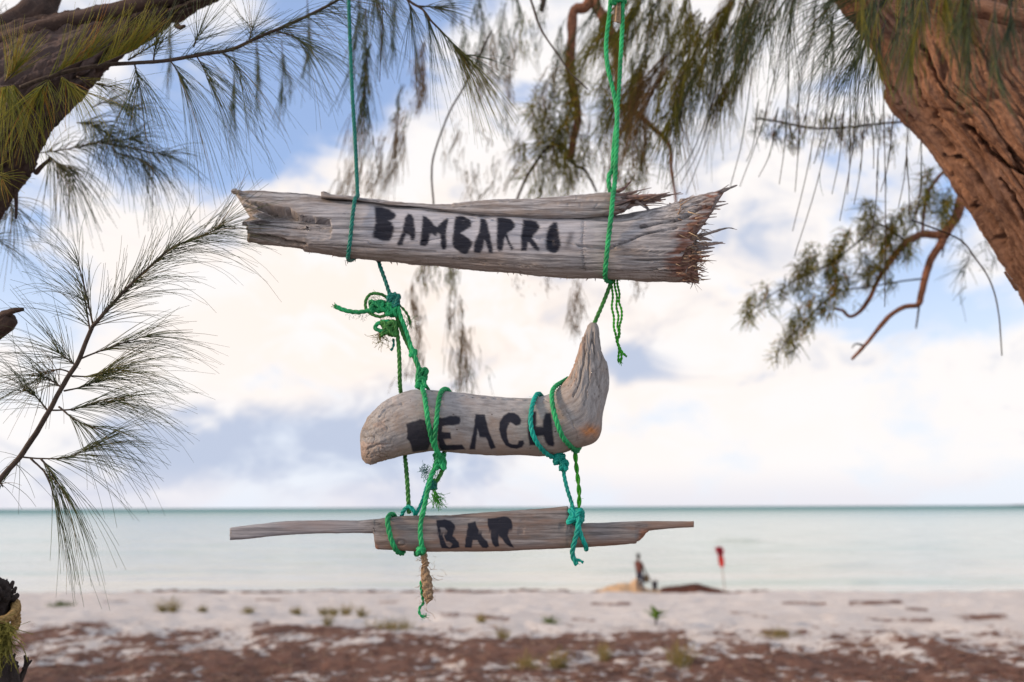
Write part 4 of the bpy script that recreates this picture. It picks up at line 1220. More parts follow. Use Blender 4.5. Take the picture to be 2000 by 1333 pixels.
# ================================================================== TREES
def rail_trunk(name, RA, RB, Yc, hdm, n, m_, mat, parent, furrow=0.012, fu=2.2, fv=13.0, ex=1.0, seed=0.0, lump=0.02, s0=0, fine=0.0035, fiss=None):
    A, B = np.array(RA, float), np.array(RB, float)
    k = len(A)
    Yc = np.broadcast_to(np.asarray(Yc, float), (k,))
    hdm = np.broadcast_to(np.asarray(hdm, float), (k,))
    full = np.column_stack([A, B, Yc, hdm])
    E = np.concatenate([[2 * full[0] - full[1]], full, [2 * full[-1] - full[-2]]])
    tf = np.linspace(0, k - 1, n)
    i = np.minimum(tf.astype(int), k - 2)
    t = (tf - i)[:, None]
    p0, p1, p2, p3 = E[i], E[i + 1], E[i + 2], E[i + 3]
    F = 0.5 * (2 * p1 + (p2 - p0) * t + (2 * p0 - 5 * p1 + 4 * p2 - p3) * t ** 2 + (3 * p1 - p0 - 3 * p2 + p3) * t ** 3)
    th = np.linspace(0, 2 * np.pi, m_, endpoint=False)
    cs, sn = np.cos(th), np.sin(th)
    a, b = F[:, 0:2], F[:, 2:4]
    pxy = (a + b)[:, None] / 2 + cs[None, :, None] * (a - b)[:, None] / 2
    Yv = F[:, 4:5] - F[:, 5:6] * sn[None]
    P = at(pxy[..., 0], pxy[..., 1], Yv)
    c = P.mean(1)
    al = np.concatenate([[0], np.cumsum(np.linalg.norm(np.diff(c, axis=0), axis=1))])
    rad = np.linalg.norm(P - c[:, None], axis=-1).mean(1)
    G = np.stack([np.broadcast_to(al[:, None], pxy.shape[:2]) + seed * 3.1, cs[None] * rad[:, None], sn[None] * rad[:, None]], -1)
    gu, gv, gw = G[..., 0], G[..., 1], G[..., 2]
    wv = 0.05 * pn(gu * 3, gv * 4, gw * 4)
    r1 = np.abs(pn(gu * fu, (gv + wv) * fv, (gw + wv) * fv))
    r2 = np.abs(pn(gu * fu * 1.4 + 5, (gv + wv * .5) * fv * 2.6, (gw + wv * .5) * fv * 2.6))
    gate = sst(pn(gu * 3.1, gv * 5, gw * 5 + 2), -0.35, 0.25)
    d = -furrow * (1 - sst(r1, 0.0, 0.13)) * gate - furrow * 0.4 * (1 - sst(r2, 0.0, 0.16))
    d = d + furrow * 0.26 * fbm(gu * 5, gv * 42, gw * 42, 4, 0.62) + lump * fbm(gu * 2, gv * 3, gw * 3, 3) + fine * fbm(gu * 45, gv * 75, gw * 75, 3, 0.6)
    if fiss:
        fx = pxy[..., 0] + 5 * pn(pxy[..., 0] * 0.06, pxy[..., 1] * 0.06, 1.0)
        fy = pxy[..., 1] + 5 * pn(pxy[..., 0] * 0.06, pxy[..., 1] * 0.06, 7.0)
        fr_ = np.broadcast_to(sn[None] > 0, fx.shape)
        for ln, wd, dp in fiss:
            d = d - np.where(fr_, dp * (1 - sst(line_dist(fx, fy, ln), wd * 0.3, wd * 1.3)), 0)
    Nn = ring_normals(P)
    return ring_obj(name, P + Nn * d[..., None], mat, parent, {'gr': G})


def limb(name, pts, r0, r1, mat, parent, m_=14, bumpy=0.12):
    """pts: (px, py, Y); radii in metres"""
    a = np.array(pts, float)
    C = catmull(at(a[:, 0], a[:, 1], a[:, 2]), max(r0 * 0.6, 0.006))
    t = np.linspace(0, 1, len(C))
    rr = r0 + (r1 - r0) * t
    C = C + (rr[:, None] * 0.35) * np.stack([pn(t * 9, k, 2.0 + k) for k in range(3)], -1)
    Pt = tube_grid(C, rr, m_)
    Nn = ring_normals(Pt)
    th = np.arange(m_) / m_ * 6.283
    Pt = Pt + Nn * (rr[:, None] * bumpy * fbm(t[:, None] * len(C) * 0.15, np.cos(th)[None] * 1.5, np.sin(th)[None] * 1.5 + r0 * 50, 3))[..., None]
    al = np.concatenate([[0], np.cumsum(np.linalg.norm(np.diff(C, axis=0), axis=1))])
    G = np.stack([np.broadcast_to(al[:, None], Pt.shape[:2]), np.cos(th)[None] * rr[:, None], np.sin(th)[None] * rr[:, None]], -1)
    return ring_obj(name, Pt, mat, parent, {'gr': G})


class Needles:
    def __init__(self):
        self.P, self.r, self.v = [], [], []

    def add(self, S, Dr, L, droop, rad, curl=0.06, segs=7):
        N = len(S)
        t = np.linspace(0, 1, segs)[None, :, None]
        Dr = Dr / np.linalg.norm(Dr, axis=1, keepdims=True)
        gvec = np.array([0, 0, -1.0])
        cu = rng.normal(size=(N, 3)) * curl
        droop = np.broadcast_to(np.asarray(droop, float), (N,))[:, None, None]
        L = L[:, None, None]
        P = S[:, None] + Dr[:, None] * L * t * (1 - 0.25 * droop * t) + gvec * (droop * L * t ** 2 * 0.75) + cu[:, None] * L * t ** 2
        self.P.append(P)
        self.r.append(rad * (0.8 + 0.4 * rng.random(N)))
        self.v.append(rng.random(N))

    def build(self, name, mat, parent):
        P = np.concatenate(self.P)
        r = np.concatenate(self.r)
        v = np.concatenate(self.v)
        N, K = P.shape[:2]
        T = np.gradient(P, axis=1)
        T /= np.linalg.norm(T, axis=2, keepdims=True)
        a = np.where(np.abs(T[..., 1:2]) < 0.8, np.array([0, 1.0, 0]), np.array([1.0, 0, 0]))
        U = np.cross(T, a)
        U /= np.linalg.norm(U, axis=2, keepdims=True)
        V_ = np.cross(T, U)
        taper = np.linspace(1, 0.45, K)[None, :, None, None]
        th = np.arange(3) / 3 * 2 * np.pi
        ring = P[:, :, None] + r[:, None, None, None] * taper * (np.cos(th)[None, None, :, None] * U[:, :, None] + np.sin(th)[None, None, :, None] * V_[:, :, None])
        base = (np.arange(N) * K * 3)[:, None, None]
        i, j = np.meshgrid(np.arange(K - 1), np.arange(3), indexing='ij')
        q = np.stack([i * 3 + j, i * 3 + (j + 1) % 3, (i + 1) * 3 + (j + 1) % 3, (i + 1) * 3 + j], -1).reshape(1, -1, 4)
        o = mesh_obj(name, ring.reshape(-1, 3), (q + base).reshape(-1, 4), None, mat, parent, attrs={'v': np.repeat(v, K * 3)})
        return tag(o, kind='stuff')


NR = 0.00064


def spray(parent, pts, n, Lpx, mat=M_NDL, fwd=0.9, side=0.55, droop=0.35, tr=(0.1, 1.0), r0=0.0022, r1=0.0009, bias=None, nr=NR, twigmat=M_TWIG, name='twig', ysp=0.6, curl=0.06, Lvar=0.35, tipn=0.08, jit=0.0):
    """a casuarina twig with its needles; pts (px, py, Y)"""
    a = np.array(pts, float)
    C = catmull(at(a[:, 0], a[:, 1], a[:, 2]), 0.006)
    tw = limb(name, pts, r0, r1, twigmat, parent, 6, 0.1)
    Yr = a[:, 2].mean()
    T, _, _ = frames(C)
    t = tr[0] + (tr[1] - tr[0]) * rng.random(n)
    t[: int(n * tipn)] = tr[1] - (tr[1] - tr[0]) * 0.12 * rng.random(int(n * tipn))
    idx = np.clip((t * (len(C) - 1)).astype(int), 0, len(C) - 1)
    S = C[idx]
    if jit:
        grp = rng.normal(size=(9, 3)) * jit * Yr / FPX * np.array([1, 1.2, 1.0])
        S = S + grp[rng.integers(0, 9, n)] + rng.normal(size=(n, 3)) * 0.25 * jit * Yr / FPX
    rd = rng.normal(size=(n, 3))
    rd[:, 1] *= ysp
    rd /= np.linalg.norm(rd, axis=1, keepdims=True)
    Dr = T[idx] * fwd + rd * side
    if bias is not None:
        Dr = Dr + np.asarray(bias)
    L = Lpx * Yr / FPX * (1 + Lvar * (rng.random(n) * 2 - 1.2))
    nd = Needles()
    nd.add(S, Dr, L, droop * (0.6 + 0.8 * rng.random(n)), nr, curl)
    nd.build('needles', mat, tw)
    return tw


GL = ground_h(-3.2, 2.2)
# ---------------- left tree
lt = thing('casuarina_tree', 'dark leaning casuarina trunk at upper left with needle sprays in front of it', 'tree', (-2.3, 2.0, float(ground_h(-2.3, 2.0))))
YL = 2.05
rail_trunk('trunk',
           [(560, -150), (470, -70), (380, -2), (230, 5), (120, 28), (0, 62), (-110, 130), (-230, 330), (-330, 700), (-420, 1300), (-520, 2300)],
           [(620, -90), (520, -40), (392, 12), (250, 112), (170, 192), (100, 262), (52, 340), (0, 415), (-120, 640), (-190, 1300), (-200, 2350)],
           [2.05] * 11, [0.03, 0.04, 0.06, 0.09, 0.12, 0.15, 0.17, 0.17, 0.17, 0.19, 0.24], 440, 260, M_BARKD, lt, furrow=0.026, fu=2.6, fv=15, seed=1.0, lump=0.016)
limb('limb', [(-80, 110, 2.2), (40, 50, 2.25), (80, 10, 2.3), (95, -80, 2.35)], 0.055, 0.05, M_BARKD, lt, 24)
limb('limb', [(-60, 110, 2.0), (60, 66, 1.98), (200, 28, 1.99), (330, -4, 2.0), (420, -40, 2.02)], 0.026, 0.02, M_BARKD, lt, 20)
limb('overhead_limb', [(500, -85, 2.0), (640, -105, 1.82), (800, -100, 1.76), (1000, -95, 1.75), (1210, -100, 1.75), (1400, -120, 1.9), (1560, -140, 2.2)], 0.05, 0.035, M_BARKD, lt, 24)
# bare broken stubs
stub = limb('dead_stub', [(-90, 690, 1.9), (-30, 655, 1.88), (0, 640, 1.87), (22, 622, 1.86)], 0.045, 0.016, M_BARKD, lt, 20, 0.25)
limb('dead_stub', [(-5, 625, 1.86), (18, 611, 1.855), (32, 606, 1.85), (46, 605, 1.85)], 0.012, 0.004, M_BARKD, lt, 10, 0.3)
limb('dead_stub', [(70, 338, 2.0), (85, 322, 1.98), (100, 308, 1.97)], 0.007, 0.003, M_BARKD, lt, 8)
limb('dead_stub', [(30, 370, 2.0), (32, 395, 2.0), (31, 428, 2.0)], 0.006, 0.003, M_BARKD, lt, 8)
limb('dead_stub', [(345, 50, 2.0), (352, 54, 1.99), (361, 51, 1.98)], 0.009, 0.004, M_BARKD, lt, 8)

# in-focus branch, lower left
YA = 1.70
stem = [(-60, 1010, YA), (0, 937, YA), (42, 889, YA), (84, 824, YA), (127, 746, YA), (152, 706, YA), (180, 639, YA), (225, 588, YA), (281, 532, YA), (337, 484, YA), (394, 462, YA), (439, 440, YA)]
limb('branch', stem[:7], 0.0062, 0.0045, M_TWIG, lt, 10)
spray(lt, stem[6:], 182, 134, fwd=0.95, side=0.58, droop=0.16, tr=(0.0, 1.0), r0=0.0042, r1=0.001, tipn=0.12)
spray(lt, stem[6:], 60, 192, fwd=0.8, side=0.36, droop=0.4, tr=(0.0, 0.85), r0=0.001, r1=0.0008, bias=(0.55, 0, -0.1), tipn=0.0)
spray(lt, [(182, 638, YA), (174, 600, YA), (162, 548, YA), (150, 505, YA)], 49, 147, fwd=1.0, side=0.43, droop=0.25, tr=(0.1, 1), bias=(-0.18, 0, 0.0))
spray(lt, [(176, 648, YA), (170, 610, YA), (166, 580, YA)], 34, 192, fwd=0.5, side=0.51, droop=0.3, bias=(-0.6, 0, 0.35))
spray(lt, [(148, 714, YA), (132, 702, YA), (113, 688, YA)], 49, 166, fwd=1.0, side=0.65, droop=0.25)
spray(lt, [(120, 757, YA), (98, 742, YA), (75, 733, YA - .03)], 57, 160, fwd=1.0, side=0.72, droop=0.3)
spray(lt, [(138, 728, YA), (115, 722, YA), (80, 730, YA)], 30, 115, mat=M_NDLB, fwd=0.7, side=0.87, droop=0.3, tr=(0.5, 1))
spray(lt, [(95, 805, YA), (70, 775, YA), (45, 760, YA - .02)], 45, 147, fwd=1.0, side=0.72, droop=0.4)
spray(lt, [(155, 702, YA), (185, 690, YA), (235, 672, YA), (290, 655, YA)], 68, 147, fwd=1.0, side=0.43, droop=0.28, tr=(0.2, 1))
spray(lt, [(125, 764, YA), (160, 756, YA), (200, 738, YA)], 72, 198, fwd=1.0, side=0.43, droop=0.35, tr=(0.3, 1))
spray(lt, [(140, 735, YA), (180, 735, YA), (215, 722, YA)], 45, 192, fwd=1.0, side=0.38, droop=0.4, tr=(0.3, 1), mat=M_NDLO)
spray(lt, [(98, 802, YA), (140, 800, YA), (190, 788, YA), (240, 782, YA)], 83, 160, fwd=1.0, side=0.41, droop=0.38, tr=(0.25, 1))
spray(lt, [(115, 795, YA - .02), (150, 822, YA - .03), (200, 840, YA - .03)], 45, 166, fwd=1.0, side=0.38, droop=0.4, tr=(0.2, 1))
spray(lt, [(40, 893, YA), (80, 896, YA), (130, 893, YA), (195, 868, YA)], 79, 172, fwd=1.0, side=0.41, droop=0.42, tr=(0.35, 1))
spray(lt, [(80, 897, YA), (95, 915, YA), (120, 955, YA)], 44, 192, fwd=1.0, side=0.32, droop=0.45, tr=(0.1, 1))
spray(lt, [(60, 896, YA), (92, 930, YA), (108, 985, YA)], 16, 153, fwd=1.0, side=0.23, droop=0.35, tr=(0.1, 1))
spray(lt, [(42, 889, YA), (30, 905, YA), (14, 930, YA)], 12, 83, fwd=0.6, side=0.72, droop=0.5)
spray(lt, [(0, 940, YA), (6, 952, YA)], 6, 76, fwd=0.7, side=0.87, droop=0.4)
spray(lt, [(-40, 470, 2.3), (-20, 465, 2.3), (0, 470, 2.3)], 30, 153, fwd=1.0, side=0.58, droop=0.5, mat=M_NDL)

# long horizontal branch, upper left
YB = 1.78
stemb = [(40, 172, YB), (75, 158, YB), (130, 141, YB), (200, 128, YB), (260, 124, YB), (330, 118, YB), (400, 106, YB), (450, 98, YB), (500, 75, YB), (560, 50, YB), (620, 22, YB), (680, -12, YB), (760, -60, YB)]
limb('branch', stemb, 0.0055, 0.0030, M_TWIG, lt, 10)
for pts, nn, L, kw in [
    ([(262, 124, YB), (268, 145, YB), (272, 168, YB)], 60, 189, dict(fwd=0.9, side=0.52, droop=0.4)),
    ([(300, 119, YB), (302, 100, YB), (304, 86, YB)], 34, 126, dict(fwd=0.6, side=0.75, droop=0.1, bias=(0.45, 0, 0.15))),
    ([(332, 118, YB), (346, 138, YB), (354, 156, YB)], 46, 241, dict(fwd=0.9, side=0.36, droop=0.45, bias=(0.15, 0, 0))),
    ([(385, 112, YB), (398, 135, YB), (405, 156, YB)], 52, 195, dict(fwd=0.9, side=0.36, droop=0.42, bias=(0.45, 0, 0))),
    ([(330, 118, YB), (380, 108, YB), (450, 98, YB)], 60, 149, dict(fwd=0.8, side=0.75, droop=0.25, bias=(0.2, 0, -0.15))),
    ([(378, 92, YB), (384, 76, YB), (388, 66, YB)], 34, 138, dict(fwd=0.5, side=0.75, droop=0.1, bias=(0.35, 0, 0.25))),
    ([(486, 82, YB), (490, 68, YB), (494, 52, YB)], 40, 109, dict(fwd=0.7, side=0.75, droop=0.1, bias=(0.1, 0, 0.2))),
    ([(450, 98, YB), (500, 75, YB), (560, 50, YB)], 80, 172, dict(fwd=0.75, side=0.63, droop=0.3, bias=(0.25, 0, -0.35))),
    ([(560, 50, YB), (620, 22, YB), (680, -12, YB)], 80, 172, dict(fwd=0.7, side=0.63, droop=0.35, bias=(0.3, 0, -0.5))),
    ([(540, 62, YB), (575, 72, YB), (600, 90, YB)], 44, 149, dict(fwd=1.0, side=0.45, droop=0.4)),
    ([(430, 100, YB), (455, 120, YB), (470, 140, YB)], 36, 172, dict(fwd=1.0, side=0.42, droop=0.42)),
]:
    spray(lt, pts, nn, L, tr=(0.2, 1), **kw)
# needles in front of the trunk, the low sun painted in as yellow
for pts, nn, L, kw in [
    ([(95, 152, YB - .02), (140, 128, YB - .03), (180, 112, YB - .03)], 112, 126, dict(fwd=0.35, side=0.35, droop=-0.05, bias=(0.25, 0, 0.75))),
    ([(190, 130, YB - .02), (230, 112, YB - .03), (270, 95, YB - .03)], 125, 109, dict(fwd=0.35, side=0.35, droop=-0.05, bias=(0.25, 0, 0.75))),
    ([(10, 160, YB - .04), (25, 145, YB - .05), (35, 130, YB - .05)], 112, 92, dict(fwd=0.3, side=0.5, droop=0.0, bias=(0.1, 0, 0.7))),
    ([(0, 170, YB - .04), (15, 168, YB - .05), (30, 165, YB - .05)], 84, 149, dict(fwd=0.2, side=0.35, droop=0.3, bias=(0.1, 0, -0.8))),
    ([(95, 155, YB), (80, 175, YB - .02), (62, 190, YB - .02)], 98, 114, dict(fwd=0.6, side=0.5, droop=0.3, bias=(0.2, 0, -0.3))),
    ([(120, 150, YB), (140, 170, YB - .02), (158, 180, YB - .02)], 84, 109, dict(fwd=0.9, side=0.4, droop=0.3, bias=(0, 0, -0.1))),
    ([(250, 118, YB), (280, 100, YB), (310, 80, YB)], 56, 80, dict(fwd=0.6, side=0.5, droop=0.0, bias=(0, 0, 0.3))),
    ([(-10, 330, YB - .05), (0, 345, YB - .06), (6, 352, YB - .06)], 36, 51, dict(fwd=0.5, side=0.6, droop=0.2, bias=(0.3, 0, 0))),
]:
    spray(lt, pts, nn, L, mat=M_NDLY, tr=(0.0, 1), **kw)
spray(lt, [(150, 150, YB + .02), (190, 165, YB + .02), (220, 170, YB + .02)], 40, 120, mat=M_NDLO, tr=(0, 1), fwd=0.8, side=0.4, droop=0.35)
# spray behind the trunk, slightly soft
YC = 2.45
for pts, nn, L, kw in [
    ([(70, 300, YC), (130, 292, YC), (200, 278, YC), (265, 270, YC)], 130, 110, dict(fwd=0.9, side=0.70, droop=0.5)),
    ([(150, 240, YC), (185, 245, YC), (215, 265, YC)], 110, 110, dict(fwd=0.8, side=0.70, droop=0.5)),
    ([(90, 300, YC), (110, 318, YC), (140, 330, YC)], 100, 120, dict(fwd=0.7, side=0.56, droop=0.6, bias=(0, 0, -0.3))),
    ([(200, 280, YC), (260, 290, YC), (330, 305, YC)], 80, 100, dict(fwd=0.9, side=0.56, droop=0.5)),
    ([(180, 210, YC), (210, 200, YC), (260, 215, YC)], 80, 110, dict(fwd=0.9, side=0.70, droop=0.4)),
    ([(230, 300, YC), (270, 310, YC), (300, 330, YC)], 60, 110, dict(fwd=0.7, side=0.49, droop=0.6, bias=(0, 0, -0.3))),
    ([(5, 380, YC), (20, 400, YC), (30, 420, YC)], 50, 110, dict(fwd=0.8, side=0.70, droop=0.5)),
    ([(-20, 30, YC), (10, 35, YC), (30, 50, YC)], 90, 80, dict(fwd=0.6, side=1.12, droop=0.3)),
]:
    spray(lt, pts, nn, L, tr=(0.1, 1), nr=0.0011, **kw)
# faint, far hanging needles upper left of centre
for (x, y, l, nn) in [(455, 150, 120, 40), (500, 120, 110, 34), (550, 140, 100, 30), (600, 60, 120, 30), (330, 90, 90, 30)]:
    spray(lt, [(x, y - 60, 3.1), (x + 3, y, 3.1), (x, y + l * 0.5, 3.1)], nn, l * 0.7, fwd=1.0, side=0.18, droop=0.3, tr=(0.1, 1), nr=0.0014)

# ---------------- right tree
rt = thing('casuarina_tree', 'large reddish brown leaning casuarina trunk at upper right with drooping foliage', 'tree', (2.6, 2.6, float(ground_h(2.6, 2.6))))
rail_trunk('trunk',
           [(1440, -250), (1540, -110), (1622, -4), (1668, 48), (1712, 106), (1732, 160), (1738, 205), (1800, 268), (1868, 366), (1922, 452), (1972, 532), (2004, 588), (2090, 760), (2200, 1100), (2260, 1500), (2260, 2150)],
           [(1880, -420), (1990, -310), (2110, -190), (2170, -120), (2230, -60), (2270, 0), (2300, 50), (2350, 120), (2410, 220), (2460, 310), (2500, 390), (2530, 450), (2620, 660), (2720, 1050), (2770, 1500), (2900, 2200)],
           2.55, [0.26, 0.27, 0.30, 0.31, 0.31, 0.31, 0.31, 0.31, 0.31, 0.31, 0.31, 0.31, 0.32, 0.34, 0.36, 0.42], 560, 520, M_BARK, rt, furrow=0.029, fu=1.15, fv=10.5, seed=2.0, lump=0.016, fine=0.0035,
           fiss=[([(1883, 247), (1901, 256), (1932, 297), (1968, 322), (2000, 335)], 5, 0.05), ([(1847, 306), (1880, 310), (1910, 346), (1932, 387)], 5, 0.05), ([(1903, 403), (1925, 420), (1943, 441)], 6, 0.05),
                 ([(1950, 466), (1962, 485), (1977, 510)], 5, 0.04), ([(1955, 351), (1982, 387), (2004, 440)], 4, 0.04), ([(1743, 171), (1784, 234), (1829, 252), (1865, 292)], 4, 0.035),
                 ([(1975, 290), (1990, 320), (2010, 350)], 6, 0.05), ([(1860, 340), (1890, 380), (1910, 395)], 3, 0.03), ([(1800, 90), (1830, 150), (1860, 200), (1880, 215)], 4, 0.03), ([(1770, 120), (1800, 190), (1840, 240)], 3, 0.03)])
limb('limb', [(1640, -60, 2.12), (1770, -14, 2.10), (1860, 6, 2.09), (2000, 36, 2.08), (2200, 80, 2.1)], 0.022, 0.028, M_BARK, rt, 24, 0.2)
limb('dead_stub', [(1986, 566, 2.30), (1975, 550, 2.28), (1962, 532, 2.27)], 0.006, 0.003, M_BARK, rt, 8)
# limb rising over the frame that carries the hanging branches
limb('crown_limb', [(1500, -210, 2.9), (1350, -160, 3.4), (1180, -120, 4.0), (1000, -100, 4.1), (800, -110, 3.9), (650, -130, 3.6)], 0.10, 0.05, M_BARKD, rt, 18)
limb('crown_limb', [(1900, -260, 2.9), (1800, -160, 3.4), (1700, -120, 3.3), (1500, -100, 3.0), (1300, -90, 2.8), (1200, -90, 2.7)], 0.05, 0.03, M_BARKD, rt, 14)

# background limbs, out of focus (middle)
YG = 4.0
limb('limb', [(1180, -120, YG), (1160, -20, YG), (1142, 16, YG), (1122, 22, YG), (1116, 80, YG), (1114, 130, YG), (1120, 180, YG), (1128, 222, YG), (1121, 270, YG), (1113, 312, YG)], 0.034, 0.019, M_TWIGR, rt, 12, 0.3)
limb('limb', [(1113, 312, YG), (1100, 284, YG), (1072, 288, YG), (1045, 320, YG), (1022, 360, YG), (1008, 395, YG)], 0.010, 0.007, M_TWIG, rt, 8)
limb('limb', [(1113, 312, YG), (1128, 326, YG), (1142, 332, YG), (1158, 360, YG), (1165, 376, YG)], 0.010, 0.006, M_TWIG, rt, 8)
limb('limb', [(1140, -100, YG), (1160, 0, YG), (1185, 45, YG), (1205, 95, YG), (1206, 150, YG), (1206, 200, YG), (1230, 212, YG), (1262, 238, YG), (1306, 282, YG), (1311, 330, YG), (1321, 398, YG)], 0.036, 0.006, M_TWIGR, rt, 12, 0.25)
limb('limb', [(1060, -80, YG), (1062, -10, YG), (1058, 22, YG)], 0.024, 0.014, M_TWIG, rt, 10)
limb('twig', [(1020, -60, 2.6), (1040, 10, 2.6), (1058, 60, 2.6), (1085, 100, 2.6), (1112, 140, 2.6), (1148, 175, 2.6)], 0.005, 0.0025, M_TWIG, rt, 8)
limb('twig', [(960, 60, 3.3), (905, 172, 3.3), (880, 215, 3.3), (858, 270, 3.3), (846, 310, 3.3), (843, 345, 3.3), (847, 400, 3.3)], 0.0045, 0.0042, M_TWIG, rt, 8)
limb('twig', [(1780, 430, 3.0), (1870, 466, 3.0), (1905, 505, 3.0), (1935, 552, 3.0), (1950, 610, 3.0), (1957, 695, 3.0)], 0.0036, 0.0022, M_TWIG, rt, 8)


def hang(x, y, l, nn, Yd, mat=M_NDLO, lean=0.0, w=0.3, nr=0.0016, tw=0.0025, L=0.5, round_=False):
    jit = 3.0
    far = Yd > 3.65
    if far:
        nn, nr, jit, L = int(nn * 1.7), nr * 1.3, random.uniform(7, 13), L * random.uniform(0.55, 1.05)
    a = random.uniform(-.5, .5)
    l = l * random.uniform(0.85, 1.2)
    pts = [(x - lean * 30 - 6 * a, y - 24, Yd), (x + 5 * a, y, Yd + random.uniform(-.05, .05)), (x + lean * l * 0.5 + random.uniform(-12, 12), y + l * 0.5, Yd), (x + lean * l + random.uniform(-10, 10), y + l, Yd)]
    if round_:
        spray(rt, pts, nn, l * 0.75, mat=mat, fwd=0.35, side=0.8, droop=0.35, tr=(0.0, 1), nr=nr, r0=tw, r1=0.0012, Lvar=0.6, jit=jit * 0.7, bias=(-0.25, 0, -0.15), tipn=0)
    else:
        spray(rt, pts, nn, l * L, mat=mat, fwd=0.55, side=w, droop=0.4, tr=(0.0, 1), nr=nr, r0=tw, r1=0.0012, Lvar=0.7, jit=jit, bias=(lean * .3, 0, -0.35), tipn=0)


# centre-top in-focus twig
YD = 1.84
limb('twig', [(740, -60, YD), (795, -2, YD), (825, 19, YD), (845, 44, YD), (876, 76, YD), (902, 105, YD)], 0.004, 0.002, M_TWIG, rt, 8)
for pts, nn, L, kw in [
    ([(880, 80, YD), (892, 94, YD), (902, 106, YD)], 70, 165, dict(fwd=0.7, side=0.30, droop=0.35, bias=(0.15, 0, -0.35), mat=M_NDLO)),
    ([(895, 98, YD), (903, 106, YD), (912, 108, YD)], 26, 110, dict(fwd=0.9, side=0.25, droop=0.4, bias=(0.1, 0, 0))),
    ([(795, 0, YD), (802, 14, YD), (803, 28, YD)], 40, 135, dict(fwd=0.9, side=0.24, droop=0.3, bias=(-0.05, 0, -0.1))),
    ([(826, 20, YD), (834, 32, YD), (840, 44, YD)], 30, 190, dict(fwd=0.5, side=0.18, droop=0.3, bias=(0.0, 0, -0.6))),
    ([(846, 46, YD), (866, 66, YD), (880, 80, YD)], 30, 110, dict(fwd=0.6, side=0.3, droop=0.3, bias=(0.1, 0, -0.4))),
    ([(815, 12, YD), (845, 14, YD), (862, 16, YD)], 44, 85, dict(fwd=1.0, side=0.45, droop=0.25)),
    ([(720, -30, YD), (735, 0, YD), (745, 20, YD)], 34, 95, dict(fwd=0.7, side=0.5, droop=0.4)),
    ([(700, -40, YD), (735, -20, YD), (770, -10, YD)], 40, 120, dict(fwd=0.4, side=0.4, droop=0.4, bias=(0, 0, -0.4))),
]:
    spray(rt, pts, nn, L, tr=(0.1, 1), **kw)
spray(rt, [(748, -10, YD), (746, 60, YD), (743, 120, YD), (742, 160, YD)], 3, 40, fwd=1.0, side=0.1, droop=0.1, r0=0.0012, r1=0.0008)
# blurred hanging sprays, centre left
for a in [(715, 40, 150, 90, 3.0, M_NDL, 0.02), (700, 20, 120, 60, 3.1, M_NDL, -0.1), (735, 10, 110, 60, 3.0, M_NDL, 0.1), (770, -10, 130, 60, 3.2, M_NDL, 0.05),
          (720, 110, 110, 70, 3.0, M_NDL, -0.1), (555, 130, 60, 30, 3.2, M_NDL, 0.05),
          (712, 235, 130, 70, 4.4, M_NDLB, -0.25), (775, 235, 130, 80, 4.4, M_NDLB, -0.22), (745, 290, 90, 50, 4.5, M_NDLB, -0.25),
          (825, 110, 70, 60, 4.0, M_NDLB, -0.05), (812, 140, 60, 50, 4.0, M_NDLB, 0.0), (780, 190, 40, 30, 4.0, M_NDL, -0.3),
          (905, 60, 90, 50, 4.0, M_NDL, 0.05), (940, 10, 90, 60, 4.0, M_NDL, 0.1), (960, 90, 80, 60, 4.0, M_NDLB, -0.05), (985, 30, 90, 60, 4.0, M_NDL, 0.0),
          (1005, 100, 80, 60, 4.2, M_NDLB, -0.1), (930, 120, 60, 40, 4.1, M_NDLB, 0.1), (870, -10, 60, 50, 3.6, M_NDL, 0.2), (1000, -20, 60, 60, 3.6, M_NDL, 0.2),
          (890, 275, 60, 40, 4.4, M_NDLB, -0.15), (935, 255, 30, 24, 4.4, M_NDLB, 0.4), (920, 340, 50, 40, 4.4, M_NDLB, -0.1), (960, 330, 50, 30, 4.4, M_NDLB, -0.2), (1010, 280, 60, 40, 4.4, M_NDLB, -0.2), (990, 215, 40, 30, 4.4, M_NDL, 0.3)]:
    hang(*a)
# olive foliage on the middle limbs
for a in [(1080, 300, 80, 70, 4.0, M_NDLO, -0.1), (1060, 320, 75, 70, 4.0, M_NDLO, -0.12), (1040, 345, 50, 60, 4.0, M_NDLO, -0.1), (1095, 250, 90, 60, 4.0, M_NDLO, -0.05), (1105, 330, 55, 50, 4.0, M_NDLO, 0.05),
          (1105, 180, 80, 50, 4.0, M_NDLO, -0.1), (1090, 80, 70, 40, 4.0, M_NDL, -0.2), (1075, 150, 60, 40, 4.0, M_NDLB, -0.3), (1060, 210, 60, 36, 4.1, M_NDLB, -0.2), (1140, 120, 70, 40, 4.0, M_NDLO, -0.1),
          (1180, 60, 80, 60, 4.0, M_NDLO, 0.1), (1150, 250, 60, 36, 4.0, M_NDLB, -0.1), (1170, 290, 60, 36, 4.0, M_NDLB, 0.0), (1230, 215, 90, 70, 4.0, M_NDLO, -0.1), (1215, 250, 90, 60, 4.0, M_NDLB, -0.1),
          (1250, 235, 70, 60, 4.0, M_NDLO, 0.0), (1265, 250, 60, 40, 4.0, M_NDLB, 0.0), (1190, 160, 80, 60, 4.0, M_NDLO, -0.15), (1235, 140, 90, 80, 4.0, M_NDLO, -0.05), (1020, 50, 60, 40, 4.0, M_NDLO, 0.0), (1060, 20, 60, 50, 4.0, M_NDL, -0.2)]:
    hang(*a)
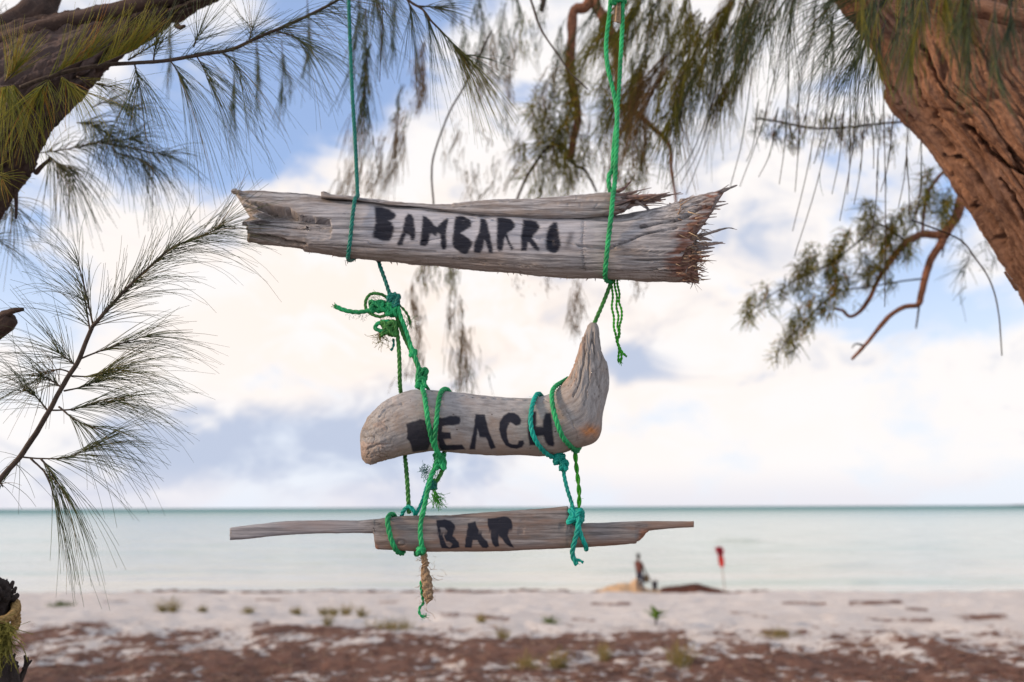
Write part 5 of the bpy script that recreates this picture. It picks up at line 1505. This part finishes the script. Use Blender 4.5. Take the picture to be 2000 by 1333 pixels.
for k in range(26):
    t_ = random.random()
    x = random.choice([np.interp(t_, [0, .4, 1], [1118, 1118, 1112]), np.interp(t_, [0, 1], [1110, 1030]), np.interp(t_, [0, 1], [1200, 1250])]) + random.uniform(-26, 26)
    y = np.interp(t_, [0, 1], [120, 345]) + random.uniform(-15, 15)
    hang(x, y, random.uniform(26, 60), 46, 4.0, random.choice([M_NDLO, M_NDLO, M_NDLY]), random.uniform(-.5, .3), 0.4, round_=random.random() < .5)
# dense drooping mass right of the rope
for k in range(40):
    x = random.uniform(1225, 1480)
    y = random.uniform(-45, 175) * (1.0 if x < 1400 else 0.8)
    hang(x, y, random.uniform(60, 110), 66, random.uniform(2.7, 3.5), random.choice([M_NDL, M_NDLO, M_NDLO, M_NDLO, M_NDLB]), random.uniform(-0.75, -0.1), 0.32, 0.0015, L=random.uniform(0.8, 1.3))
for k in range(14):
    x = random.uniform(1480, 1640)
    hang(x, random.uniform(-60, 40), random.uniform(60, 110), 46, random.uniform(2.3, 2.9), M_NDL, random.uniform(-0.8, -0.2), 0.3, 0.0012, L=1.2)
for k in range(9):
    hang(random.uniform(1180, 1330), random.uniform(-40, 40), random.uniform(60, 100), 60, random.uniform(2.9, 3.6), random.choice([M_NDL, M_NDLO]), random.uniform(-0.9, -0.3), 0.3, 0.0015, L=1.1)
# long single needles hanging low
for (x0_, y0_, x1_, y1_) in [(1470, 170, 1425, 370), (1530, 110, 1445, 365), (1540, 180, 1522, 360), (1560, 180, 1553, 375), (1610, 160, 1548, 452), (1640, 190, 1552, 500), (1650, 220, 1625, 380), (1680, 180, 1640, 432), (1725, 200, 1728, 600),
                             (1660, 220, 1655, 380), (1690, 240, 1668, 400), (1700, 230, 1706, 330), (1625, 150, 1590, 320), (1590, 150, 1558, 270), (1745, 260, 1720, 375), (1775, 260, 1755, 405), (1480, 240, 1458, 316), (1520, 250, 1482, 346), (1715, 330, 1700, 470), (1770, 330, 1775, 420),
                             (1800, 300, 1790, 420), (1400, 210, 1330, 360), (1420, 150, 1340, 380), (1395, 230, 1300, 370)]:
    spray(rt, [(x0_, y0_ - 40, 2.75), ((x0_ + x1_) / 2 + 3, (y0_ + y1_) / 2, 2.75), (x1_, y1_, 2.75)], 6, 45, fwd=1.0, side=0.12, droop=0.2, tr=(0.0, 0.55), r0=0.0020, r1=0.0014, nr=0.0013)
# horizontal twig with little hanging tufts
limb('twig', [(1478, 232, 3.7), (1520, 238, 3.7), (1580, 250, 3.7), (1640, 250, 3.7), (1740, 240, 3.7), (1800, 236, 3.7)], 0.005, 0.006, M_TWIG, rt, 8)
for x in range(1482, 1750, 15):
    hang(x, 238 + 10 * math.sin((x - 1478) / 160), random.uniform(20, 46), 26, 3.7, random.choice([M_NDLO, M_NDL, M_NDLB]), random.uniform(-.2, .1), 0.3, 0.0017)
# fans of needles in front of the trunk
YF = 2.02
for pts, nn, L, kw in [
    ([(1760, -30, YF), (1720, 8, YF), (1690, 22, YF)], 90, 190, dict(fwd=0.8, side=0.28, droop=0.45, bias=(-0.25, 0, -0.1))),
    ([(1720, 10, YF), (1700, 40, YF), (1684, 70, YF)], 70, 170, dict(fwd=0.8, side=0.28, droop=0.4, bias=(-0.2, 0, -0.1))),
    ([(1740, -10, YF), (1690, -12, YF), (1650, -6, YF)], 80, 150, dict(fwd=0.9, side=0.32, droop=0.4)),
    ([(1700, 40, YF), (1690, 90, YF), (1670, 120, YF)], 50, 150, dict(fwd=0.9, side=0.24, droop=0.35, bias=(-0.1, 0, 0))),
    ([(1730, 40, YF), (1715, 90, YF), (1705, 130, YF)], 50, 140, dict(fwd=0.9, side=0.2, droop=0.3)),
]:
    spray(rt, pts, nn, L, tr=(0.1, 1), nr=0.0009, **kw)
# nearer, soft foliage hanging across the trunk
for k in range(20):
    x = random.uniform(1680, 2040)
    y = random.uniform(-110, 70)
    Yd = random.uniform(0.95, 1.25)
    spray(rt, [(x + 10, y - 90, Yd), (x, y, Yd), (x + random.uniform(-26, 16), y + 80, Yd)], 34, random.uniform(70, 130), mat=random.choice([M_NDL, M_NDLO]), fwd=0.9, side=0.25, droop=0.35, tr=(0.2, 1), nr=0.0008, r0=0.0012, r1=0.0008)
# overhead twig from which the near foliage hangs
limb('twig', [(1600, -200, 1.3), (1750, -150, 1.15), (1900, -130, 1.1), (2100, -150, 1.1)], 0.008, 0.006, M_TWIG, rt, 8)

# branch low on the right, behind the trunk
YH = 4.2
limb('limb', [(1990, 240, YH), (1920, 320, YH), (1882, 385, YH), (1866, 425, YH), (1842, 464, YH)], 0.038, 0.026, M_TWIGR, rt, 12, 0.25)
limb('limb', [(1844, 462, YH), (1820, 460, YH), (1800, 459, YH), (1770, 474, YH), (1741, 508, YH), (1716, 545, YH), (1700, 580, YH), (1680, 608, YH), (1660, 619, YH), (1645, 608, YH), (1628, 602, YH)], 0.022, 0.007, M_TWIGR, rt, 10, 0.25)
limb('limb', [(1842, 466, YH), (1820, 505, YH), (1807, 540, YH), (1800, 575, YH), (1794, 595, YH), (1766, 600, YH), (1736, 619, YH), (1710, 650, YH), (1687, 678, YH), (1664, 702, YH)], 0.021, 0.008, M_TWIGR, rt, 10, 0.25)
limb('twig', [(1796, 592, YH), (1793, 615, YH), (1789, 642, YH)], 0.006, 0.004, M_TWIG, rt, 6)
limb('twig', [(1842, 475, YH), (1842, 490, YH), (1840, 503, YH)], 0.006, 0.003, M_TWIG, rt, 6)
limb('twig', [(1688, 676, YH), (1672, 672, YH), (1664, 680, YH)], 0.006, 0.003, M_TWIG, rt, 6)
limb('twig', [(1850, 330, YH), (1830, 350, YH), (1810, 385, YH), (1803, 430, YH), (1802, 452, YH)], 0.010, 0.008, M_TWIGR, rt, 8)
limb('twig', [(1770, 474, YH), (1720, 440, YH), (1680, 470, YH), (1620, 515, YH), (1560, 545, YH), (1500, 580, YH), (1465, 612, YH)], 0.006, 0.003, M_TWIG, rt, 6)
limb('twig', [(1700, 560, YH), (1640, 570, YH), (1600, 600, YH), (1560, 640, YH), (1520, 690, YH), (1518, 720, YH)], 0.005, 0.002, M_TWIG, rt, 6)
limb('twig', [(1800, 545, YH), (1760, 550, YH), (1700, 560, YH)], 0.005, 0.004, M_TWIG, rt, 6)
CL = [(1850, 395, 40, 90), (1840, 420, 30, 60), (1810, 360, 40, 60), (1790, 420, 34, 50), (1760, 430, 36, 70), (1740, 450, 34, 60), (1700, 420, 40, 80), (1690, 450, 34, 60), (1650, 480, 34, 80), (1625, 500, 26, 50), (1590, 510, 36, 80), (1575, 535, 30, 60), (1560, 550, 34, 70), (1530, 570, 26, 50), (1500, 585, 26, 46), (1470, 600, 28, 60), (1460, 615, 24, 40),
      (1630, 530, 34, 110), (1640, 555, 26, 60), (1690, 525, 36, 80), (1720, 500, 34, 70), (1700, 545, 26, 50), (1760, 480, 30, 60), (1780, 490, 26, 50), (1660, 560, 24, 40), (1620, 585, 34, 60), (1600, 600, 26, 40), (1580, 605, 36, 70), (1565, 625, 30, 60), (1550, 650, 36, 60), (1545, 665, 30, 40), (1520, 690, 24, 24), (1730, 545, 26, 40), (1740, 470, 30, 50), (1805, 400, 30, 40), (1880, 480, 50, 24), (1890, 520, 60, 24), (1930, 495, 40, 18)]
for (x, y, l, nn) in CL:
    blu = x > 1870
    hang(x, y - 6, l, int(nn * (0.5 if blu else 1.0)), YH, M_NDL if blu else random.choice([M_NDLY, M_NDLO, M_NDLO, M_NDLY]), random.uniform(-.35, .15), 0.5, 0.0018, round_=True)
# drooping sprays seen below the log
for a in [(845, 505, 60, 70, 4.4, M_NDLO, -0.1), (830, 520, 45, 40, 4.4, M_NDLB, -0.2), (882, 505, 60, 70, 4.4, M_NDLO, -0.1), (868, 520, 40, 40, 4.4, M_NDLO, 0.1), (890, 600, 80, 60, 4.4, M_NDLB, 0.15), (905, 660, 80, 60, 4.4, M_NDLB, 0.05), (897, 700, 55, 30, 4.4, M_NDL, 0.15),
          (808, 580, 60, 50, 4.4, M_NDLB, 0.1), (818, 640, 60, 40, 4.4, M_NDLB, -0.05), (800, 700, 40, 24, 4.4, M_NDLB, -0.2), (1130, 555, 70, 36, 4.4, M_NDLB, -0.08), (1122, 610, 40, 24, 4.4, M_NDLB, 0.0), (1240, 550, 26, 24, 4.4, M_NDLB, 0.0), (1010, 545, 24, 16, 4.4, M_NDLB, 0.0), (1075, 540, 26, 16, 4.4, M_NDLB, 0.1)]:
    hang(*a)

# ---------------- charred stump with old rope, bottom left
YS = 1.62
st = thing('tree_stump', 'charred dark broken stump at the bottom left edge', 'stump', (float(at(-60, 1500, YS)[0]), YS, float(ground_h(-1.1, YS))))
rail_trunk('stump', [(-70, 1120), (-95, 1128), (-110, 1150), (-120, 1180), (-125, 1220), (-128, 1240), (-130, 1262), (-135, 1300), (-140, 1340), (-160, 1500), (-190, 2000), (-260, 2900)],
           [(-20, 1120), (12, 1132), (26, 1150), (31, 1165), (25, 1185), (19, 1212), (14, 1258), (40, 1290), (46, 1333), (60, 1500), (80, 2000), (130, 2900)],
           YS, [0.03, 0.05, 0.06, 0.065, 0.065, 0.065, 0.065, 0.07, 0.08, 0.08, 0.10, 0.14], 320, 180, M_CHAR, st, furrow=0.012, fu=5, fv=20, seed=5.0, lump=0.012, fine=0.004)
for pts, r in [([(20, 1150, YS), (24, 1140, YS), (26, 1135, YS)], 0.006), ([(26, 1158, YS), (30, 1150, YS), (31, 1146, YS)], 0.005), ([(24, 1172, YS), (33, 1164, YS), (36, 1161, YS)], 0.007), ([(10, 1135, YS), (14, 1133, YS), (13, 1131, YS)], 0.002),
               ([(34, 1340, YS), (48, 1310, YS), (50, 1295, YS), (48, 1280, YS)], 0.006), ([(48, 1308, YS), (53, 1295, YS), (54, 1284, YS)], 0.005), ([(50, 1304, YS), (58, 1294, YS), (62, 1290, YS)], 0.004), ([(24, 1290, YS), (28, 1280, YS), (30, 1277, YS)], 0.004)]:
    limb('spur', pts, r, r * 0.4, M_CHAR, st, 9, 0.35)
sr = thing('old_rope', 'golden brown thick rope with mossy green frayed strands tied round the charred stump', 'rope', at(5, 1220, YS - .09))
for o_ in (0, 26):
    acc = Acc()
    C = np.array([at(30, 1178 + o_ * .4, YS + 0.02), at(31, 1192 + o_, YS - 0.03), at(20, 1206 + o_, YS - 0.065), at(0, 1214 + o_, YS - 0.085), at(-50, 1222 + o_, YS - 0.10), at(-120, 1215 + o_, YS - 0.05), at(-140, 1200 + o_, YS + 0.03), at(-60, 1185 + o_ * .6, YS + 0.10), at(10, 1178 + o_ * .5, YS + 0.085), at(30, 1178 + o_ * .4, YS + 0.02)])
    rope_acc(acc, C, 0.0088 if o_ == 0 else 0.0085, 5.0)
    acc.build('coil', M_GOLD, sr)
nd = Needles()
S_ = np.array([at(random.uniform(-30, 22), random.uniform(1216, 1262), YS - random.uniform(.07, .10)) for k in range(420)])
Dd = np.stack([rng.normal(0, .5, 420), -np.abs(rng.normal(0.3, .3, 420)), rng.normal(-0.5, .5, 420)], -1)
nd.add(S_, Dd, 0.02 + 0.03 * rng.random(420), 0.5 + 0 * rng.random(420), 0.0011, 0.3)
nd.build('frayed_strands', M_MOSS, sr)

# ================================================================== BEACH THINGS
# wrack line along the berm
M_WRACK = simple('sargassum', (0.085, 0.026, 0.013), 0.9, 0.5, 14, bump=0.03)
gx = np.linspace(-26, 12.4, 900)
yy = 40.6 + 0.25 * np.sin(gx * 0.5) - 0.5 * np.sin(gx * 0.09)
hh = np.clip(0.05 + 0.10 * pn(gx * 0.55, 1.0, 1.0) + 0.06 * pn(gx * 2.2, 2.0, 1.0), 0.0, 0.3) * sst(gx, -24, -14) + 0.01
cr = np.linspace(-1, 1, 9)
Pw = np.zeros((900, 9, 3))
Pw[..., 0] = gx[:, None]
Pw[..., 1] = yy[:, None] + cr[None] * 0.45
Pw[..., 2] = ground_h(Pw[..., 0], Pw[..., 1]) - 0.02 + hh[:, None] * (1 - cr[None] ** 2) * (1 + 0.5 * pn(gx[:, None] * 4, cr[None] * 2, 1.0))
i, j = np.meshgrid(np.arange(899), np.arange(8), indexing='ij')
wq = np.stack([i * 9 + j, (i + 1) * 9 + j, (i + 1) * 9 + j + 1, i * 9 + j + 1], -1).reshape(-1, 4)
tag(mesh_obj('seaweed_line', Pw, wq, None, M_WRACK), 'thin brown line of washed up seaweed along the water edge', 'seaweed', kind='stuff')


def mound(name, px0, px1, peaks, Yd, mat, depth, label, cat):
    """heap on the sand; peaks: list of (px, height m, width px)"""
    k = 120
    pxs = np.linspace(px0, px1, k)
    xs = at(pxs, 1150.0, Yd)[:, 0]
    v = np.linspace(-1, 1, 25)
    Pm = np.zeros((k, 25, 3))
    Pm[..., 0] = xs[:, None]
    Pm[..., 1] = Yd + v[None] * depth
    prof = sum(hh * np.exp(-((pxs - c_) / w_) ** 2) for c_, hh, w_ in peaks)
    env = np.clip(np.minimum(np.arange(k), k - 1 - np.arange(k)) / 12, 0, 1)
    bell = np.exp(-(v * 1.6) ** 2) - math.exp(-2.56)
    Pm[..., 2] = ground_h(Pm[..., 0], Pm[..., 1]) - 0.03 + (prof * env)[:, None] * bell[None] * 1.08 * (1 + 0.14 * fbm(xs[:, None] * 2.2, v[None] * 2, 1.0, 4))
    i, j = np.meshgrid(np.arange(k - 1), np.arange(24), indexing='ij')
    q = np.stack([i * 25 + j, (i + 1) * 25 + j, (i + 1) * 25 + j + 1, i * 25 + j + 1], -1).reshape(-1, 4)
    o = mesh_obj(name, Pm, q, None, mat, base=True)
    return tag(o, label, cat)


M_HEAP = simple('dug_sand', (0.46, 0.31, 0.19), 0.95, 0.2, 3, bump=0.04)
mound('sand_heap', 1145, 1325, [(1226, 0.42, 38), (1245, 0.30, 12), (1185, 0.16, 30), (1285, 0.12, 34)], 41.2, M_HEAP, 1.5, 'low tan heap of dug sand behind the standing person', 'sand heap')
mound('seaweed_heap', 1270, 1440, [(1360, 0.34, 24), (1325, 0.20, 26), (1295, 0.16, 20), (1400, 0.14, 22)], 41.0, M_WRACK, 1.2, 'reddish brown heap of seaweed between the person and the red flag', 'seaweed')


def skin_person():
    base = np.array([float(at(1250, 1150, 40.0)[0]), 40.0, 0])
    base[2] = float(ground_h(base[0], base[1])) - 0.01
    V = {'pelvis': (0, 0, .95, .17, .14), 'belly': (-.02, 0, 1.10, .17, .13), 'chest': (-.05, 0, 1.32, .20, .145), 'neckb': (-.06, 0, 1.48, .075, .07), 'neck': (-.05, 0, 1.55, .055, .055), 'headb': (-.04, 0, 1.61, .085, .075), 'headm': (-.035, 0, 1.69, .10, .085), 'headt': (-.04, 0, 1.765, .075, .065), 'nose': (.055, 0, 1.665, .022, .022),
         'hipL': (.0, .10, .90, .10, .10), 'kneeL': (.03, .12, .50, .07, .07), 'ankL': (-.02, .13, .09, .05, .05), 'toeL': (.15, .14, .04, .045, .04),
         'hipR': (.0, -.10, .90, .10, .10), 'kneeR': (.05, -.12, .50, .07, .07), 'ankR': (.03, -.13, .09, .05, .05), 'toeR': (.20, -.14, .04, .045, .04),
         'shL': (-.05, .19, 1.42, .075, .07), 'elL': (.04, .24, 1.12, .05, .05), 'wrL': (.24, .16, .96, .036, .036), 'haL': (.31, .13, .92, .042, .03),
         'shR': (-.05, -.19, 1.42, .075, .07), 'elR': (.06, -.25, 1.12, .05, .05), 'wrR': (.26, -.16, .94, .036, .036), 'haR': (.33, -.12, .90, .042, .03)}
    E = [('pelvis', 'belly'), ('belly', 'chest'), ('chest', 'neckb'), ('neckb', 'neck'), ('neck', 'headb'), ('headb', 'headm'), ('headm', 'headt'), ('headm', 'nose'),
         ('pelvis', 'hipL'), ('hipL', 'kneeL'), ('kneeL', 'ankL'), ('ankL', 'toeL'), ('pelvis', 'hipR'), ('hipR', 'kneeR'), ('kneeR', 'ankR'), ('ankR', 'toeR'),
         ('chest', 'shL'), ('shL', 'elL'), ('elL', 'wrL'), ('wrL', 'haL'), ('chest', 'shR'), ('shR', 'elR'), ('elR', 'wrR'), ('wrR', 'haR')]
    names = list(V)
    for s, hn in (('L', 1), ('R', -1)):                       # five fingers each
        hx, hy, hz = V['ha' + s][:3]
        for f in range(5):
            if f == 4:
                a, b = (hx - .02, hy - hn * .03, hz + .03), (hx + .03, hy - hn * .05, hz + .0)
            else:
                a, b = (hx + .035, hy + hn * (.03 - .02 * f), hz - .03), (hx + .03, hy + hn * (.03 - .02 * f), hz - .085 + .012 * abs(f - 1.3))
            V[f'f{s}{f}a'] = (*a, .011, .011)
            V[f'f{s}{f}b'] = (*b, .009, .009)
            E += [('ha' + s, f'f{s}{f}a'), (f'f{s}{f}a', f'f{s}{f}b')]
    names = list(V)
    me = bpy.data.meshes.new('person_skeleton')
    me.from_pydata([V[k][:3] for k in names], [(names.index(a), names.index(b)) for a, b in E], [])
    ob = bpy.data.objects.new('person_tmp', me)
    COL.objects.link(ob)
    ob.modifiers.new('skin', 'SKIN')
    sub = ob.modifiers.new('sub', 'SUBSURF')
    sub.levels = 2
    sub.render_levels = 2
    lay = me.skin_vertices[0] if len(me.skin_vertices) else None
    for i_, k in enumerate(names):
        sv = me.skin_vertices[0].data[i_]
        sv.radius = V[k][3:5]
        sv.use_root = (k == 'pelvis')
    dg = bpy.context.evaluated_depsgraph_get()
    me2 = bpy.data.meshes.new_from_object(ob.evaluated_get(dg))
    bpy.data.objects.remove(ob)
    p = thing('person', 'person in a brown top and dark trousers standing by the water, hands held forward', 'person', base)
    me2.name = 'body'
    body = bpy.data.objects.new('body', me2)
    COL.objects.link(body)
    body.parent = p
    skin = simple('skin', (0.045, 0.024, 0.017), 0.5, 0.1, 5)
    shirt = simple('brown_shirt', (0.095, 0.036, 0.03), 0.9, 0.2, 20)
    trs = simple('dark_trousers', (0.028, 0.032, 0.055), 0.9, 0.25, 20)
    me2.materials.clear()
    for m_ in (skin, shirt, trs):
        me2.materials.append(m_)
    for pl in me2.polygons:
        c_ = pl.center
        arm = abs(c_.y) > 0.2 or c_.x > 0.14
        if c_.z < 0.98 and c_.x < 0.2 and c_.z > 0.1:
            pl.material_index = 2
        elif c_.z < 1.5 and c_.z >= 0.98 and (not arm or c_.z > 1.2):
            pl.material_index = 1
        else:
            pl.material_index = 0
        pl.use_smooth = True
    # short hair cap
    th_ = np.linspace(0, 2 * np.pi, 22, endpoint=False)
    ph_ = np.linspace(0.02, 1.75, 12)
    Ph = np.stack([np.sin(ph_)[:, None] * np.cos(th_)[None] * 0.115 - 0.05, np.sin(ph_)[:, None] * np.sin(th_)[None] * 0.098, np.cos(ph_)[:, None] * 0.115 + 1.725 + 0 * th_[None]], -1)
    Ph[..., 2] += np.clip(Ph[..., 0] + 0.03, 0, 1) * 0.45
    Ph = Ph + 0.006 * rng.normal(size=Ph.shape)
    ring_obj('hair', Ph + np.array(p.location), simple('black_hair', (0.012, 0.01, 0.01), 0.8, 0.2, 60), p)
    p.rotation_euler = (0, 0, R(38))
    return p, base


person, pbase = skin_person()
# bag in the person's hands
th_ = np.linspace(0, 2 * np.pi, 24, endpoint=False)
zz = np.linspace(0, 1, 14)
prof = np.interp(zz, [0, .1, .4, .8, .95, 1], [0.02, .13, .17, .13, .07, .045])
Pb = np.stack([prof[:, None] * np.cos(th_)[None] + 0.33, prof[:, None] * 0.75 * np.sin(th_)[None], 0.46 + 0.42 * zz[:, None] + 0 * th_[None]], -1)
Pb = Pb + 0.02 * np.stack([fbm(Pb[..., 0] * 9, Pb[..., 1] * 9, Pb[..., 2] * 9 + k, 2) for k in range(3)], -1)
bag = ring_obj('sack', Pb + pbase, simple('brown_sack', (0.12, 0.085, 0.05), 0.9, 0.3, 12), None)
tag(bag, 'small brown sack hanging from the hands of the person by the water', 'sack')
# dark bucket on the heap
bp_ = np.array([float(at(1279, 1150, 40.6)[0]), 40.6, 0.0])
bp_[2] = float(ground_h(bp_[0], bp_[1])) + 0.12
bk = thing('bucket', 'small dark bucket standing on the seaweed right of the person', 'bucket', bp_)
prof = [(0.10, 0), (0.115, 0.02), (0.15, 0.36), (0.165, 0.37), (0.165, 0.40), (0.145, 0.40), (0.11, 0.05)]
Pk = np.array([[(r_ * math.cos(a_), r_ * math.sin(a_), z_) for a_ in th_] for r_, z_ in prof]) + bp_
ring_obj('body', Pk, simple('dark_plastic', (0.05, 0.055, 0.075), 0.6, 0.2, 8), bk)
acc = Acc()
acc.tube(np.array([(0.16 * math.cos(a_), 0.02, 0.37 + 0.17 * math.sin(a_)) for a_ in np.linspace(0, math.pi, 16)]) + bp_, 0.008, 6)
acc.build('handle', M_TWIG, bk)
# red flag on a cane
fd = 40.4
fb = at(1416, 1150, fd)
fb[2] = float(ground_h(fb[0], fd))
ft = thing('flag', 'limp red flag on a thin leaning cane at the water edge', 'flag', fb)
topf = at(1404, 1068, fd)
acc = Acc()
acc.tube(catmull(np.array([fb - [0, 0, 0.2], (fb + topf) / 2 + [0.02, 0, 0], topf]), 0.08), 0.024, 8)
acc.build('cane', simple('pale_cane', (0.26, 0.20, 0.16), 0.7, 0.2, 6), ft)
uu, vv = np.meshgrid(np.linspace(0, 1, 40), np.linspace(0, 1, 24), indexing='ij')


def cloth(name, p0, p1, w, fold, mat, seed):
    a, b = at(*p0, fd - 0.03), at(*p1, fd - 0.03)
    ax = b - a
    Pq = a + ax * uu[..., None]
    wid = w * (0.55 + 0.6 * np.sin(np.pi * np.clip(uu * 0.8 + 0.15, 0, 1)))
    Pq = Pq + np.stack([(vv - 0.5) * wid + 0.03 * pn(uu * 3, vv * 2, seed), -0.02 + fold * np.sin(vv * 9 + uu * 3 + seed) * (0.5 + uu), 0.05 * pn(uu * 2, vv * 3, seed + 2)], -1)
    bk_ = Pq + np.array([0, 0.008, 0])
    V = np.concatenate([Pq.reshape(-1, 3), bk_.reshape(-1, 3)])
    i, j = np.meshgrid(np.arange(39), np.arange(23), indexing='ij')
    q = np.stack([i * 24 + j, i * 24 + j + 1, (i + 1) * 24 + j + 1, (i + 1) * 24 + j], -1).reshape(-1, 4)
    o = 40 * 24
    rim = []
    loop = [k for k in range(24)] + [24 * k + 23 for k in range(1, 40)] + [39 * 24 + k for k in range(22, -1, -1)] + [24 * k for k in range(38, 0, -1)]
    for a_, b_ in zip(loop, loop[1:] + loop[:1]):
        rim.append((a_, b_, b_ + o, a_ + o))
    return mesh_obj(name, V, np.concatenate([q, q[:, ::-1] + o, np.array(rim)]), None, mat, ft)


cloth('flag_cloth', (1404, 1068), (1407, 1086), 0.34, 0.07, simple('dark_red_cloth', (0.28, 0.012, 0.035), 0.85, 0.2, 8, 0.15), 1.0)
cloth('flag_cloth', (1407, 1084), (1410, 1108), 0.27, 0.05, simple('coral_cloth', (0.75, 0.085, 0.07), 0.85, 0.15, 8, 0.4), 4.0)

# grass tufts
M_GRASS = needle_material('dune_grass', [(0.20, 0.18, 0.06), (0.34, 0.28, 0.11), (0.42, 0.31, 0.15)], 0.35)
M_GRASSG = needle_material('green_grass', [(0.07, 0.12, 0.022), (0.13, 0.17, 0.04), (0.24, 0.2, 0.06)], 0.25)
TUFTS = [(120, 1184, 44, 0.22, M_GRASSG, 'low spreading green grass tuft far left near the water'), (318, 1196, 12, 0.42, M_GRASS, 'upright grass tuft, left one of a close pair'), (338, 1196, 14, 0.45, M_GRASS, 'upright grass tuft, right one of a close pair'),
         (395, 1196, 12, 0.22, M_GRASS, 'small grass tuft just right of the close pair'), (485, 1198, 16, 0.2, M_GRASS, 'small yellowish grass tuft left of the middle sand'), (580, 1200, 18, 0.26, M_GRASS, 'small grass tuft, leftmost of the row below the left arm of the plank'),
         (634, 1201, 14, 0.24, M_GRASS, 'small grass tuft, second of the row below the plank'), (652, 1202, 12, 0.24, M_GRASS, 'small grass tuft, third of the row below the plank'), (676, 1201, 14, 0.34, M_GRASS, 'taller grass tuft, fourth of the row below the plank'), (706, 1204, 12, 0.28, M_GRASS, 'grass tuft, rightmost of the row, left of the yellow clump'),
         (765, 1232, 78, 0.26, M_GRASS, 'widest yellow grass clump left of the frayed rope tail'), (940, 1216, 16, 0.24, M_GRASS, 'thin grass tuft right of the frayed rope tail'), (1075, 1218, 22, 0.22, M_GRASSG, 'small green tuft on sand below the teal rope ends'),
         (983, 1247, 14, 0.22, M_GRASS, 'short dry tuft at the edge of the brown litter band'), (1520, 1244, 44, 0.16, M_GRASS, 'low dry clump on the right sand beside brown litter'), (1330, 1300, 30, 0.30, M_GRASS, 'sparse grass tuft at lower right of centre'),
         (1090, 1306, 30, 0.26, M_GRASS, 'sparse grass tuft near the bottom edge, below the teal rope'), (1030, 1312, 34, 0.22, M_GRASS, 'thin dry tuft near the bottom edge in the middle'), (640, 1222, 10, 0.26, M_GRASS, 'single thin tuft beside dark litter, left of the yellow clump'), (1180, 1290, 20, 0.24, M_GRASS, 'short tuft between the litter bands right of centre')]
for (px, py, wpx, hgt, mt, lab) in TUFTS:
    gp = ground_at(px, py)
    wm = wpx * gp[1] / FPX * 0.5
    nn = int(40 + 2.2 * wpx)
    nd = Needles()
    ox = rng.normal(0, wm * 0.55, nn)
    oy = rng.normal(0, wm * 0.45 + 0.05, nn)
    S_ = np.stack([gp[0] + ox, gp[1] + oy, ground_h(gp[0] + ox, gp[1] + oy) - 0.01], -1)
    Dd = np.stack([rng.normal(0, .45, nn), rng.normal(0, .35, nn), np.ones(nn)], -1)
    nd.add(S_, Dd, hgt * (0.5 + 0.7 * rng.random(nn)), 0.35 * rng.random(nn), 0.0045 * max(1, gp[1] / 14), 0.12, 5)
    gt = thing('grass_tuft', lab, 'grass', gp, 'grass tufts on the beach')
    nd.build('blades', mt, gt)
# small green shrub seedling
gp = ground_at(1281, 1222)
sh = thing('seedling', 'small bright green leafy seedling on the sand below the person', 'plant', gp)
acc = Acc()
M_LEAF = simple('seedling_leaf', (0.13, 0.24, 0.035), 0.5, 0.3, 14, 0.35)
acc.tube(np.array([gp - [0, 0, .05], gp + [0, 0, .12], gp + [.01, 0, .2]]), 0.02, 8)
acc.build('stem', M_TWIG, sh)
for k in range(16):
    a_ = k * 2.4
    tilt = random.uniform(0.35, 1.1)
    L = random.uniform(0.22, 0.36)
    dx, dy = math.cos(a_) * math.sin(tilt), math.sin(a_) * math.sin(tilt)
    b0 = gp + np.array([0.01, 0, random.uniform(.08, .2)])
    tl = np.linspace(0, 1, 9)
    mid_c = b0 + np.stack([dx * L * tl, dy * L * tl, math.cos(tilt) * L * tl - 0.10 * tl ** 2], -1)
    sdv = np.array([-math.sin(a_), math.cos(a_), 0])
    wl = 0.055 * np.sin(np.pi * np.clip(tl * 0.92 + 0.06, 0, 1)) ** 0.8
    L1, L2 = mid_c - sdv * wl[:, None] + [0, 0, .012], mid_c + sdv * wl[:, None] + [0, 0, .012]
    up = np.array([0, 0, 0.004])
    Pl = np.stack([L1, mid_c + up, L2, mid_c - up], 1)
    ring_obj('leaf', Pl, M_LEAF, sh)

# loose litter: casuarina twigs and wrack lying in the brown drifts
ii = np.argwhere((lit_ > 0.35) & (Yg > 7) & (Yg < 36) & (gpx > -150) & (gpx < 2150))
pick = ii[rng.choice(len(ii), 9000, p=None)]
S_ = Pg[pick[:, 0], pick[:, 1]] + rng.normal(0, 0.03, (9000, 3)) * [1, 1, 0] + [0, 0, 0.008]
Dd = np.stack([rng.normal(0, 1, 9000), rng.normal(0, 1, 9000), np.abs(rng.normal(0, 0.16, 9000))], -1)
nd = Needles()
nd.add(S_, Dd, 0.05 + 0.16 * rng.random(9000), 0.05 * np.ones(9000), 0.005, 0.15, 4)
lo = nd.build('needle_litter', needle_material('litter', [(0.05, 0.022, 0.016), (0.17, 0.08, 0.055), (0.36, 0.25, 0.17)], 0.0), None)
tag(lo, 'brown fallen casuarina needles and twigs scattered over the sand', 'litter')

SC.render.engine = 'CYCLES'
SC.cycles.max_bounces = 6
SC.cycles.use_denoising = True
